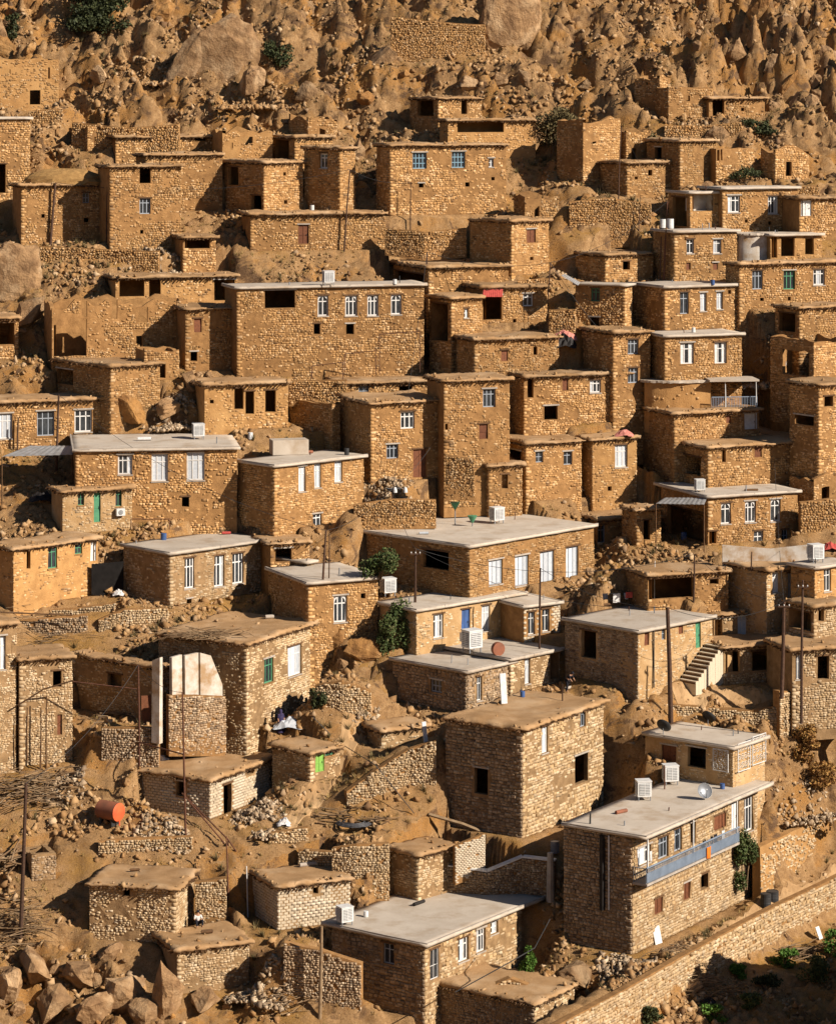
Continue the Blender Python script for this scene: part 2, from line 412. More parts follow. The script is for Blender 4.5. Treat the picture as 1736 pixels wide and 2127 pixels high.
# --- middle left group
H('porch house with an open shaded front and thin posts at left', 240, 578, 640, None, 492, 10, 'mud', 'mud',
  [(248, 580, 300, 616, 'v'), (310, 580, 334, 616, 'v'), (445, 580, 488, 624, 'v')], D=4)
H('ragged tall mud ruin with slot windows at the left', 108, 615, 770, None, 390, 8, 'none', 'stone',
  [(170, 612, 181, 650, 'v'), (233, 606, 244, 656, 'v'), (287, 622, 307, 668, 'v'), (283, 684, 296, 711, 'v'), (112, 655, 180, 738, 'v')], ruin=1.6, D=4.5)
H('stone house with recessed bays and a brown shutter beside the long white-roofed house', 385, 642, 772, None, 492, 10, 'mud', 'stone',
  [(403, 661, 419, 690, 'D'), (396, 730, 410, 750, 'v')], D=4)
H('long stone house with four white arched windows and a pale roof', 492, 600, 786, None, 880, 9, 'concrete', 'stone',
  [(550, 602, 613, 640, 'v'), (660, 613, 682, 656, 'a'), (717, 613, 742, 656, 'a'), (763, 612, 786, 656, 'a'), (812, 611, 834, 653, 'a'), (652, 672, 665, 694, 'v'), (719, 672, 735, 694, 'v')], D=6)
H('thick-roofed mud house over a dark open front at the left', 230, 762, 852, 110, 332, 40, 'mud', 'stone', [], [(118, 764, 152, 800, 'v')], dy=-2)
H('mud house with three large paned windows at the left margin', -30, 838, 935, None, 225, 13, 'mud', 'stone',
  [(-4, 858, 26, 912, 'w'), (77, 853, 113, 906, 'g2'), (155, 850, 191, 898, 'w')], D=6)
H('mud house with pillared doorways in the middle left', 425, 800, 895, None, 598, 10, 'mud', 'mud',
  [(487, 806, 506, 850, 'v'), (510, 812, 528, 860, 'v'), (551, 810, 573, 856, 'v'), (436, 830, 444, 838, 'v')], D=5)
H('low rubble-walled yard room in deep shade left of the red-doored house', 690, 836, 900, 597, 706, 40, 'none', 'stone', [], ruin=.4, D=6, dy=1)
# --- middle
H('square stone house with a pole roof edge in the upper middle', 1062, 460, 572, 976, 1139, 42, 'mud', 'stone',
  [(1094, 475, 1112, 504, 'D'), (1100, 533, 1107, 540, 'v')])
H('low mud-roofed porch with stacked planks behind the narrow stone house', 890, 556, 618, 812, 1056, 20, 'mud', 'stone', [], [(820, 560, 880, 600, 'v')], D=5)
H('narrow stone house beside the tall dark alley', 937, 620, 705, 892, 1001, 34, 'mud', 'stone',
  [(964, 640, 973, 660, 'w')], [(896, 628, 930, 735, 'v')], dy=-1)
H('stone house with a red awning porch and one cross-paned window', 1001, 598, 672, None, 1136, 10, 'mud', 'stone',
  [(1003, 612, 1042, 664, 'v'), (1086, 609, 1107, 636, 'w2'), (1065, 662, 1072, 670, 'v')], D=5)
H('curved-walled mud house with two tiny windows in the middle', 985, 706, 784, 940, 1160, 22, 'mud', 'stone',
  [(1041, 727, 1055, 750, 'D'), (1108, 720, 1116, 737, 'v')], D=5.5)
H('upper stone house with three windows above the red-doored house', 706, 797, 905, 600, 985, 8, 'mud', 'stone',
  [(745, 801, 766, 824, 'x'), (829, 801, 856, 832, 'v'), (913, 803, 937, 836, 'x')], D=5, dy=5)
H('tall stone house with a reddish door and two white-framed windows', 770, 838, 1002, 706, 922, 16, 'mud', 'stone',
  [(832, 854, 861, 891, 'w2'), (803, 922, 827, 953, 'x'), (858, 932, 885, 992, 'D')], D=6, dy=2)
H('stone house with a cross-paned window right of the red-doored house', 922, 792, 965, None, 1058, 10, 'mud', 'stone',
  [(1003, 807, 1029, 846, 'x'), (995, 880, 1013, 912, 'D'), (918, 880, 930, 893, 'v')], D=5, dy=1)
H('mud house with a single tall yellow-curtained window', 1230, 914, 1036, 1206, 1322, 16, 'mud', 'mud',
  [(1277, 923, 1303, 971, 'c'), (1262, 1010, 1270, 1020, 'v')], D=5, dy=9)
H('mud-roofed house with a black hollow front left of the yellow-curtained house', 1092, 922, 1042, 1030, 1207, 26, 'mud', 'stone',
  [(1112, 937, 1128, 961, 'x'), (1170, 937, 1188, 966, 'x')], [(1034, 926, 1082, 960, 'v')], D=5, dy=7)
H('small projecting mud room with one dark shutter in front of the hollow front', 1015, 968, 1042, 986, 1084, 20, 'mud', 'stone',
  [(1042, 985, 1055, 1015, 'v')], D=4, dy=5.5)
# --- lower left
H('long pale-roofed stone house with three white windows', 157, 938, 1088, None, 492, 8, 'concrete', 'stone',
  [(245, 944, 275, 986, 'w'), (315, 942, 349, 1000, 'c'), (388, 938, 425, 998, 'c'), (378, 1032, 393, 1053, 'v')], D=10)
H('two-storey stone house with slim white windows and a dark side wall', 570, 970, 1103, 494, 755, 43, 'concrete', 'stone',
  [(620, 968, 635, 1022, 'c'), (653, 962, 667, 1014, 'c'), (695, 954, 711, 1002, 'c'), (650, 1066, 668, 1112, 'w')])
H('mud house with green doors and an air conditioner on its wall', 130, 1022, 1110, None, 274, 24, 'mud', 'mud',
  [(162, 1024, 175, 1050, 'g'), (195, 1018, 209, 1085, 'G'), (240, 1008, 253, 1052, 'g')], D=3, dy=-1.2)
H('long mud house with tall green shutters at the left margin', 28, 1142, 1262, -30, 203, 44, 'mud', 'mud',
  [(55, 1137, 63, 1182, 'v'), (100, 1106, 119, 1182, 'g'), (155, 1094, 171, 1152, 'g'), (188, 1110, 200, 1166, 'W')], D=7, dy=-3)
H('pale-roofed stone house with three narrow white windows and a shaded end', 353, 1152, 1260, 257, 556, 44, 'concrete', 'stone',
  [(383, 1157, 404, 1224, 'w'), (445, 1152, 466, 1220, 'w'), (483, 1147, 506, 1214, 'w'), (388, 1243, 398, 1256, 'v')])
H('square stone house with one dark arched window above the rock outcrop', 640, 1214, 1335, 558, 784, 26, 'concrete', 'stone',
  [(693, 1236, 721, 1294, 'a'), (749, 1232, 759, 1244, 'v')], D=6)
H('large broken mud-roofed house with a green shutter and white door', 512, 1338, 1520, 330, 655, 61, 'mud', 'stone',
  [(548, 1364, 568, 1422, 'g'), (598, 1336, 626, 1408, 'c')], [], D=10)
H('half-collapsed shaded stone room with plastered door posts', 330, 1388, 1502, 152, 352, 52, 'mud', 'stone',
  [], [(224, 1398, 252, 1430, 'v')], D=9, dy=-1)
H('tall windowed stone wall house cut by the left margin', -20, 1300, 1612, None, 34, 30, 'mud', 'stone',
  [(-6, 1320, 12, 1392, 'c')], D=7)
H('stone house with a tiny window and a stepped pipe at the left margin', 40, 1372, 1592, None, 150, 12, 'mud', 'stone',
  [(110, 1393, 128, 1428, 'v'), (119, 1484, 129, 1527, 'D')], D=5)
H('pale block-walled house with a flat earthen yard roof', 437, 1622, 1702, 287, 572, 60, 'mud', 'block',
  [(465, 1626, 481, 1702, 'v'), (512, 1590, 527, 1612, 'v')], [(366, 1622, 384, 1655, 'v')], D=7)
H('low earthen-roofed room with a bright green door', 644, 1566, 1626, 566, 706, 46, 'mud', 'stone',
  [(655, 1541, 674, 1606, 'L'), (675, 1533, 694, 1572, 'g')])
H('mud-roofed hut with a pale block wall and a leaning panel', 577, 1844, 1934, 526, 727, 26, 'mud', 'block',
  [(650, 1843, 661, 1858, 'v')])
H('stone-walled hut with a worn flat earth roof above the boulders', 366, 1848, 1962, 186, 403, 79, 'mud', 'stone', [], [(256, 1848, 270, 1862, 'v')])
H('low stone terrace room where the seated figure rests', 368, 1976, 2068, None, 517, 16, 'mud', 'stone', [], D=7.5)
# --- lower middle and right
H('large flat-roofed stone house with four pale blue windows', 975, 1137, 1238, 716, 1233, 47, 'concrete', 'stone',
  [(1015, 1160, 1044, 1217, 'C'), (1070, 1151, 1098, 1219, 'C'), (1122, 1142, 1151, 1219, 'C'), (1175, 1133, 1201, 1209, 'C')],
  [(878, 1140, 932, 1186, 'v'), (730, 1150, 752, 1190, 'D')], quoin=True)
H('flat-roofed stone house with blue and white doors beside the tall shrub', 865, 1270, 1345, 786, 1086, 42, 'concrete', 'mud',
  [(900, 1274, 921, 1327, 'w'), (958, 1264, 976, 1318, 'B'), (1000, 1256, 1018, 1312, 'c'), (1043, 1247, 1058, 1302, 'x')])
H('narrow pale brick house with two dark windows', 1088, 1262, 1325, None, 1162, 34, 'concrete', 'block',
  [(1097, 1270, 1111, 1319, 'w'), (1126, 1264, 1141, 1313, 'w')], D=5, dy=2.5)
H('low stone house with an arched doorway behind the dark stone box', 1060, 1372, 1440, 872, 1162, 46, 'concrete', 'stone',
  [(1090, 1363, 1101, 1422, 'c'), (1143, 1352, 1160, 1412, 'v')], dy=1.5)
H('small square house with a shaded dark stone wall in the centre', 970, 1398, 1484, 816, 1066, 48, 'concrete', 'stone_grey',
  [(990, 1404, 1001, 1457, 'w')], [(894, 1410, 918, 1441, 'x')], indiv=True)
H('tall dark stone house with a broad mud terrace roof in the centre', 1085, 1516, 1742, 926, 1252, 56, 'mud', 'stone_grey',
  [(1125, 1507, 1138, 1567, 'c'), (1205, 1466, 1216, 1512, 'x'), (1194, 1562, 1221, 1632, 'v')], [(985, 1594, 1013, 1652, 'v')], indiv=True, fwall='stone')
H('flat-roofed stone house beside the brick stairway', 1325, 1314, 1432, 1174, 1479, 45, 'concrete', 'mud',
  [(1338, 1306, 1348, 1342, 'D'), (1374, 1300, 1382, 1330, 'x'), (1409, 1286, 1419, 1318, 'D'), (1445, 1275, 1455, 1347, 'G')],
  [(1207, 1308, 1238, 1370, 'v')], lwall='stone_grey')
H('stone house with three arched white windows and a dark open garage', 1470, 1034, 1132, 1365, 1656, 16, 'concrete', 'stone',
  [(1497, 1044, 1518, 1089, 'a'), (1547, 1040, 1570, 1086, 'a'), (1600, 1036, 1621, 1084, 'a'), (1565, 1102, 1585, 1128, 'w'), (1623, 1100, 1636, 1126, 'x'), (1473, 1103, 1488, 1130, 'v')],
  [(1386, 1046, 1464, 1130, 'v')], D=7, dy=6)
H('mud house corner with a barred opening right of the pale blue windows', 1240, 1080, 1142, None, 1372, 12, 'mud', 'stone',
  [(1241, 1090, 1256, 1128, 'x'), (1300, 1092, 1312, 1120, 'v')], D=4, dy=10)
H('low earthen-roofed house with a wide dark opening on the right', 1345, 1196, 1250, 1300, 1512, 12, 'mud', 'stone',
  [(1347, 1198, 1440, 1246, 'v'), (1474, 1202, 1492, 1214, 'v')], D=6)
H('stone house with a white door under an earthen roof on the right', 1592, 1186, 1246, 1512, 1690, 34, 'mud', 'mud',
  [(1604, 1186, 1618, 1232, 'c'), (1636, 1188, 1659, 1240, 'W')], [], D=6)
H('grey-roofed house with one white window at the right margin', 1692, 1182, 1262, 1655, 1768, 40, 'concrete', 'mud',
  [(1711, 1180, 1726, 1230, 'w')], D=7, dy=-.5)
H('rough stone house with open doorways below the white-doored house', 1482, 1278, 1338, None, 1645, 12, 'mud', 'stone',
  [(1484, 1285, 1500, 1330, 'v'), (1532, 1276, 1552, 1325, 'w'), (1580, 1280, 1588, 1300, 'v')], D=5, dy=5)
H('stone house in shadow below the white-windowed house at right', 1690, 1262, 1335, 1632, 1768, 36, 'mud', 'stone', [(1700, 1262, 1712, 1292, 'v')], [(1638, 1264, 1684, 1312, 'v')], D=5)
H('low stone byre with ragged openings along the earth bank at right', 1502, 1345, 1424, None, 1640, 10, 'mud', 'stone',
  [(1505, 1352, 1536, 1398, 'v'), (1562, 1350, 1624, 1394, 'v')], D=4, dy=4)
H('small stone house with a doorway at the lower right margin', 1645, 1352, 1420, None, 1770, 10, 'mud', 'stone',
  [(1652, 1360, 1664, 1412, 'c'), (1698, 1362, 1722, 1412, 'v')], D=5)
H('low flat-roofed house with white scrollwork grilles and satellite dishes', 1522, 1556, 1604, 1340, 1588, 52, 'concrete', 'mud',
  [], [(1428, 1550, 1466, 1598, 'v'), (1374, 1546, 1404, 1596, 'D')], D=7, dy=-1.0)
H('tall dark stone house with a long blue-grey balcony, nearest at right', 1313, 1738, 1985, 1171, 1572, 56, 'concrete', 'stone_grey',
  [(1324, 1752, 1352, 1802, 'w'), (1367, 1734, 1388, 1788, 'x2'), (1400, 1718, 1416, 1772, 'x2'), (1434, 1706, 1444, 1756, 'v'), (1483, 1686, 1508, 1728, 'D'), (1519, 1664, 1533, 1728, 'W'), (1545, 1652, 1564, 1732, 'w'),
   (1360, 1862, 1376, 1902, 'D'), (1420, 1830, 1433, 1872, 'D'), (1456, 1812, 1470, 1850, 'v')], [], oh=(1.25, .25, .3, .1), D=7, indiv=True, fwall='stone_pale')
H('low pale-roofed stone house with white windows in the foreground', 882, 1962, 2118, 690, 1082, 54, 'concrete', 'stone_grey',
  [(893, 1968, 911, 2038, 'W3'), (952, 1944, 973, 2002, 'w'), (990, 1926, 1008, 1982, 'w'), (1018, 1911, 1034, 1944, 'w')],
  [(795, 1958, 818, 2006, 'x')], oh=(.6, .55, 2.3, .6), indiv=True, fwall='stone')
H('small stone pen with a dark wall in the lower middle', 868, 1778, 1838, 808, 948, 46, 'mud', 'stone', [], D=5)
# small huts and ruins filling gaps, plus an unseen shade-casting house last
H('dark-fronted porch hut at the left margin among the outcrops', -34, 662, 748, None, 38, 10, 'mud', 'stone', [(-10, 670, 30, 716, 'v')], D=4)
H('tiny lean-to hut with a black front below the four-pane house', 380, 494, 550, None, 448, 10, 'mud', 'stone', [(384, 498, 436, 516, 'v')], D=3.5)
H('tall shaded stone block between the narrow-windowed and arched-window houses', 638, 1170, 1268, 558, 652, 52, 'concrete', 'stone_grey', [], dy=4.5)
H('small lean-to porch at the right end of the narrow-windowed house', 562, 1130, 1200, None, 642, 14, 'mud', 'stone', [(572, 1138, 606, 1168, 'v')], D=4, dy=1.5)
H('sunken room with a stone-edged earthen roof beside the dirt path', 792, 1520, 1556, 762, 888, 30, 'mud', 'stone', [])
H('low walled pen on the earth bank left of the stone hut', 66, 1770, 1832, None, 116, 20, 'none', 'stone_grey', [], ruin=.8, D=3)
H('roofless stone cell on the upper slope left of the long-eaved houses', 182, 255, 315, 150, 226, 24, 'none', 'stone', [(196, 280, 208, 305, 'v')], ruin=1.2)
H('broken stone cell among rocks above the white-edged-window house', 640, 236, 292, 600, 700, 26, 'none', 'stone', [(664, 262, 676, 285, 'v')], ruin=1.3)
H('ruined hut with a low doorway right of the thorn bush ruin', 1300, 262, 330, 1284, 1352, 22, 'none', 'stone', [(1312, 300, 1322, 325, 'v')], ruin=1.3)
H('small stone ruin below the top right ridge', 1610, 300, 372, 1580, 1680, 24, 'none', 'stone', [(1632, 335, 1644, 365, 'v')], ruin=1.5)
H('half-buried stone room above the rubble terrace at the right', 1090, 395, 452, 1070, 1160, 22, 'none', 'stone', [(1110, 420, 1120, 448, 'v')], ruin=1.2)
H('low stone store with a black door under the pillared mud house', 300, 720, 790, None, 372, 12, 'none', 'stone', [(330, 748, 344, 782, 'v')], ruin=.8, D=3, dy=-2)
H('mud-roofed lean-to on the bank right of the yellow-curtained house', 1322, 1060, 1128, 1300, 1372, 24, 'mud', 'stone', [(1336, 1080, 1350, 1122, 'v')], D=4, dy=6)
H('crumbling stone room at the right margin above the cooler', 1690, 985, 1060, 1640, 1765, 30, 'none', 'stone', [(1706, 1010, 1722, 1050, 'v')], ruin=1.2, dy=7)
H('shaded stone terrace house cut by the bottom edge', 1110, 2086, 2200, 878, 1192, 56, 'mud', 'stone_grey', [], D=7, fwall='stone')
H('tall stone house beyond the lower right corner', 1930, 1900, 2330, None, 2350, 22, 'mud', 'stone', [], D=8)  # out of frame, added to throw shade on the lower right

for i, h in enumerate(HS):
    if h['rho'] < 20 and not (h['xl'] is None and h.get('D', 6) >= 8): h['rho'] += 8
    r = math.radians(h['rho'])
    u = Vector((math.cos(r), math.sin(r))); v = Vector((-math.sin(r), math.cos(r)))
    Y = row_depth(h['yb']) + h.get('dy', 0)
    F = pt(h['xF'], h['yb'], Y)
    k = (h['xr'] - CX) / F_PX
    W = (k * Y - F.x) / (u.x - k * u.y)
    if h['xl'] is not None:
        k = (h['xl'] - CX) / F_PX
        D = (F.x - k * Y) / (math.sin(r) + k * math.cos(r))
        D = max(2.5, min(D, 9.0 if h['rho'] < 20 else 12.0))
    else:
        D = h.get('D', 6) if h.get('D', 6) >= 8 else min(4.5, h.get('D', 6))
    h.update(u=u, v=v, F=F, W=W, Dp=D, H=(h['yb'] - h['yt']) / F_PX * Y)
    f2 = Vector((F.x, F.y))
    h['poly'] = [f2, f2 + u * W, f2 + u * W + v * D, f2 + v * D]
    h['zb'] = F.z; h['zt'] = F.z + h['H']
    h['thick'] = {'mud': .19, 'concrete': .18, 'none': 0.0}[h['roof']]
    d = .34 if h['roof'] == 'mud' else .32
    h['oh'] = h.get('oh', (d, d * .9, .25, .2))       # front, left, right, back

def wall_hit(h, px, py, side):
    """point of the front ('f') or left ('l') wall plane seen at a picture position: (distance from corner, height)"""
    k = (px - CX) / F_PX; r = math.radians(h['rho']); F = h['F']
    if side == 'f':
        s = (k * F.y - F.x) / (math.cos(r) - k * math.sin(r)); Y = F.y + s * math.sin(r)
    else:
        s = (F.x - k * F.y) / (math.sin(r) + k * math.cos(r)); Y = F.y + s * math.cos(r)
    return s, -(py - HOR) / F_PX * Y

def in_poly_local(h, x, y):
    """coordinates along front / left walls"""
    dx = x - h['F'].x; dy = y - h['F'].y
    return dx * h['u'].x + dy * h['u'].y, dx * h['v'].x + dy * h['v'].y
# ------------------------------------------------------------------ free-standing and retaining walls: survey table
# (label, [(x, y_top, y_base[, depth shift])...], material, thickness, retains earth behind, options)
RW = []
def R(label, pts, m='stone', th=.5, retain=True, **k): RW.append(dict(label=label, pts=pts, m=m, th=th, retain=retain, **k))
R('long stone retaining wall climbing beside the lane at lower right', [(1150, 2134, 0), (1290, 2060, 0), (1420, 1985, 0), (1530, 1925, 0), (1612, 1882, 0), (1680, 1850, 0), (1752, 1815, 0)], 'stone', .5, True, indiv=True, flat=(-57.6, 3.2))
R('tall earthen-faced retaining wall beneath the upper lane at right', [(1578, 1876, 0), (1650, 1838, 0), (1752, 1793, 0)], 'stone', .6, True, mudface=True, flatbase=(-58.2, 4.0))
R('rubble terrace wall below the small square-windowed hut', [(1182, 418, 488), (1262, 410, 485), (1352, 422, 482)])
R('low shaded dry-stone terrace wall under the long green-shuttered house', [(38, 1288, 1338), (110, 1284, 1334), (182, 1276, 1330)], 'stone_grey')
R('curved dry-stone wall below the coiled black hose', [(690, 1762, 1832), (740, 1755, 1842), (808, 1752, 1836)])
R('short pale block wall above the shaded lane in the lower middle', [(945, 1758, 1800), (1006, 1732, 1776)], 'block', .35, False)
R('stone yard wall with a pale coping behind the foreground roof', [(930, 1800, 1832, 2), (1012, 1812, 1850, 2), (1085, 1782, 1842, 2), (1152, 1790, 1862, 2)], 'stone_grey', .4, False, coping=True)
R('ruined stone wall beside the dirt path in the centre', [(720, 1640, 1690), (790, 1590, 1668), (850, 1552, 1650), (905, 1535, 1652)], 'stone', .6, True, ruin=.7)
R('stub of rough stone wall under the pale rock outcrop', [(655, 1420, 1478), (710, 1412, 1490), (770, 1432, 1482)], 'stone', .6, True, ruin=.5)
R('shaded rubble wall between the stairway and the grilled house', [(1300, 1450, 1492, 3), (1450, 1466, 1512, 4.2), (1560, 1474, 1518, 4.5), (1635, 1462, 1530, 4.5)], 'stone', .6, True, ruin=.4)
R('tall thin pillar of stone wall at the right of the terrace', [(1618, 1434, 1560, 5.5), (1640, 1434, 1570, 6.5)], 'stone', .7, False, ruin=.3)
R('white plaster wall strip left standing in the broken house, leftmost of three', [(357, 1366, 1446, -4.6), (378, 1360, 1444, -4.1)], 'plaster', .3, False)
R('white plaster wall strip in the broken house, middle of three', [(384, 1362, 1446, -4.0), (412, 1356, 1446, -3.4)], 'plaster', .3, False)
R('tapering white plaster wall in the broken house, rightmost of three', [(416, 1356, 1446, -3.3), (438, 1362, 1448, -2.8), (462, 1422, 1450, -2.2)], 'plaster', .3, False)
R('slim white plaster pier beside the broken house doorway', [(316, 1372, 1505, -4.6), (332, 1366, 1508, -4.8)], 'plaster', .35, False)
R('shaded stone wall beneath the white plaster strips', [(350, 1445, 1534, -1.5), (414, 1445, 1534, -.5), (468, 1447, 1534, .9)], 'stone_grey', .5, False)
R('low stone wall under the shaded collapsed room', [(212, 1512, 1602), (330, 1510, 1612)], 'stone_grey', .5, True)
R('foreground foundation wall of dark rubble beside the log post', [(590, 1955, 2095), (668, 1972, 2110), (750, 2000, 2125)], 'stone_grey', .6, True, ruin=.5)
R('stone bank wall right of the foreground house', [(985, 2062, 2110), (1060, 2030, 2092), (1115, 2052, 2105)], 'stone', .6, True, ruin=.4)
R('white parapet along the roof terrace at the right', [(1500, 1132, 1162), (1600, 1140, 1168), (1692, 1130, 1172)], 'plaster', .25, False)
R('stone field wall stretching under the pale-roofed narrow-windowed house', [(205, 1285, 1330), (262, 1262, 1318), (350, 1262, 1300)], 'stone', .5, True, ruin=.4)
R('dry-stone wall below the straw-topped house', [(60, 508, 545), (200, 515, 552), (330, 520, 560)], 'stone', .5, True, ruin=.3)
R('ruined orange stone wall across the top of the rocky slope', [(812, 30, 118), (905, 40, 125), (1008, 48, 120)], 'stone', .6, False, ruin=.9)
R('broken field wall on the rubble slope at the upper left', [(150, 250, 300), (260, 262, 318), (372, 255, 325)], 'stone', .6, True, ruin=.6)
R('rough stone wall holding the slope right of the arched windows', [(1662, 1040, 1120, 7), (1752, 1030, 1110, 7)], 'stone', .6, True, ruin=.6)
R('terrace wall of pale rubble behind the narrow alley house', [(1140, 640, 700), (1195, 640, 705)], 'stone', .5, True, ruin=.5)
R('long low retaining wall below the white arched windows', [(600, 790, 812), (720, 788, 815)], 'stone', .4, True)
R('broken rubble wall right of the reddish door', [(926, 940, 1004, -1.8), (985, 950, 1006, -1.8)], 'stone', .6, True, ruin=.8)
R('low stone wall edging the lane behind the large flat roof', [(735, 1046, 1072), (820, 1034, 1066), (905, 1036, 1064)], 'stone', .5, True, ruin=.4)
R('stone terrace edge under the long green-shuttered house', [(60, 1268, 1292), (150, 1262, 1290), (240, 1250, 1284)], 'stone', .5, True, ruin=.4)
R('field wall on the slope below the blue-windowed house', [(800, 470, 500), (880, 478, 512), (968, 470, 505)], 'stone', .5, True, ruin=.6)
R('field wall across the bank under the square stone house', [(1075, 580, 606), (1150, 574, 604)], 'stone', .5, True, ruin=.5)
R('tumbled wall on the slope at the upper left under the roofless house', [(60, 226, 256), (130, 222, 254)], 'stone', .6, True, ruin=.7)
R('dry-stone wall under the upper right ruins', [(1380, 256, 286), (1460, 258, 288), (1540, 250, 284)], 'stone', .6, True, ruin=.6)
R('leaning dry-stone wall near the right margin below the ridge', [(1600, 392, 430), (1700, 380, 424)], 'stone', .6, True, ruin=.7)
R('terrace wall on the grassy bank at lower left', [(205, 1745, 1782), (300, 1738, 1776), (400, 1735, 1772)], 'stone', .5, True, ruin=.5)
R('earth-filled stone wall above the seated figure', [(405, 1830, 1888), (470, 1822, 1884)], 'stone', .6, True, ruin=.5)
R('low wall bounding the hose terrace', [(560, 1728, 1760), (640, 1715, 1752)], 'stone', .5, True, ruin=.5)
R('rough bank wall along the foot of the dirt path', [(620, 1760, 1792), (690, 1768, 1800)], 'stone', .5, True, ruin=.5)
R('stone wall on the debris slope at the right', [(1700, 960, 1010, 8), (1752, 950, 1012, 8)], 'stone', .6, True, ruin=.7)
for w in RW:
    P = []
    for p in w['pts']:
        if 'flat' in w:                                          # level top, known height
            zt_, hh = w['flat']; Y = -zt_ * F_PX / (p[1] - HOR)
            P.append(((p[0] - CX) / F_PX * Y, Y, zt_ - hh, zt_)); continue
        if 'flatbase' in w:
            zb_, hh = w['flatbase']; Y = -zb_ * F_PX / (p[1] - HOR)
            P.append(((p[0] - CX) / F_PX * Y, Y, zb_, zb_ + hh)); continue
        Y = row_depth(p[2]) + (p[3] if len(p) > 3 else 0)
        b = pt(p[0], p[2], Y)
        P.append((b.x, b.y, b.z, b.z + (p[2] - p[1]) / F_PX * Y))
    w['P'] = P

# ------------------------------------------------------------------ terrain
def axis(fine0, fine1, step, lo, hi):
    a = list(np.arange(fine0, fine1 + 1e-6, step)); s = step; x = fine1
    while x < hi: s *= 1.22; x += s; a.append(x)
    s = step; x = fine0; pre = []
    while x > lo: s *= 1.22; x -= s; pre.append(x)
    return np.array(pre[::-1] + a)
XS = axis(-47, 47, .27, -500, 500)
YS = axis(186, 312, .25, -300, 700)
GX, GY = np.meshgrid(XS, YS, indexing='ij')

def base_height(x, y):
    z = SLOPE * (y - Y_TOP)
    z = np.where(y > Y_TOP, z * 1.0, z)
    floor = -68.0 + .02 * np.abs(x)
    z = np.where(y < 190, np.maximum(z, floor), z)
    near = -3 - .56 * np.maximum(y, -60)                # the viewer's own hillside
    near = np.where(y < -60, 30 + .1 * (-60 - y), near)
    z = np.where(y < 150, np.maximum(floor, near), z)
    return np.minimum(z, 120 + 0 * z)

ctrl = []
for h in HS:
    F2 = h['poly'][0]
    n = max(2, int(h['W'] / 1.3))
    for i in range(n + 1):
        p = F2 + h['u'] * (h['W'] * i / n) - h['v'] * .55
        ctrl.append((p.x, p.y, h['zb'] - .03))
    if h['xl'] is not None:
        n = max(2, int(h['Dp'] / 1.5))
        for i in range(n + 1):
            p = F2 + h['v'] * (h['Dp'] * .8 * i / n) - h['u'] * .55
            ctrl.append((p.x, p.y, h['zb'] + .02 + .25 * i / n))
for w in RW:
    for a, b in zip(w['P'][:-1], w['P'][1:]):
        L = math.hypot(b[0] - a[0], b[1] - a[1]); n = max(2, int(L / 1.2))
        nx, ny = (b[1] - a[1]) / L, -(b[0] - a[0]) / L
        if ny > 0: nx, ny = -nx, -ny
        for i in range(n + 1):
            f = i / n
            x, y = a[0] + (b[0] - a[0]) * f, a[1] + (b[1] - a[1]) * f
            ctrl.append((x + nx * .5, y + ny * .5, a[2] + (b[2] - a[2]) * f))
            if w['retain']:
                q = w['th'] + .35
                ctrl.append((x - nx * q, y - ny * q, a[3] + (b[3] - a[3]) * f - .12))
EXTRA = [  # bare ground: dirt path in the centre, lane at lower right, banks   (x, y, depth shift)
    (700, 1600, 0), (720, 1540, 0), (650, 1660, 0), (590, 1700, 0), (760, 1500, 0), (820, 1690, 0), (900, 1720, 0), (740, 1730, 0), (600, 1760, 0),
    
    (1255, 1228, 7), (1290, 1220, 7), (1330, 1215, 6), (1245, 1232, 8), (100, 1900, 0), (200, 1900, 0), (150, 2000, 0), (300, 2040, 0), (60, 1750, 0), (150, 1800, 0)]
for x, y, d in EXTRA:
    p = pt(x, y, row_depth(y) + d); ctrl.append((p.x, p.y, p.z))
for x, y in [(1380, 1448), (1410, 1440), (1450, 1446), (1480, 1440), (1500, 1434), (1540, 1432), (1580, 1434), (1530, 1450), (1590, 1452), (1440, 1432)]:
    Y = 45.1 * F_PX / (y - HOR); ctrl.append(((x - CX) / F_PX * Y, Y, -45.1))
for x, y in [(1290, 1188), (1330, 1180), (1300, 1160), (1350, 1160), (1400, 1158), (1450, 1160), (1500, 1170), (1320, 1142), (1380, 1140), (1440, 1142), (1490, 1140), (1550, 1175), (1600, 1178), (1260, 1200), (1275, 1175), (1560, 1145), (1640, 1150), (1650, 1170), (1700, 1150), (1620, 1142)]:
    Y = 37.2 * F_PX / (y - HOR); ctrl.append(((x - CX) / F_PX * Y, Y, -37.2))
for x, y in [(770, 1478), (745, 1505), (725, 1540), (700, 1580), (675, 1620), (650, 1655), (620, 1690), (590, 1718)]:
    for o in (-28, 0, 28):
        q = pt(x + o, y, row_depth(y)); ctrl.append((q.x, q.y, q.z))
for x, y in [(1620, 1868), (1660, 1848), (1700, 1828), (1740, 1808), (1590, 1888), (1500, 1945), (1440, 1985), (1400, 2010), (1330, 2020)]:
    Y = 58.0 * F_PX / (y - HOR); ctrl.append(((x - CX) / F_PX * Y, Y, -58.0))
ctrl = np.array(ctrl)
cres = ctrl[:, 2] - SLOPE * (ctrl[:, 1] - Y_TOP)

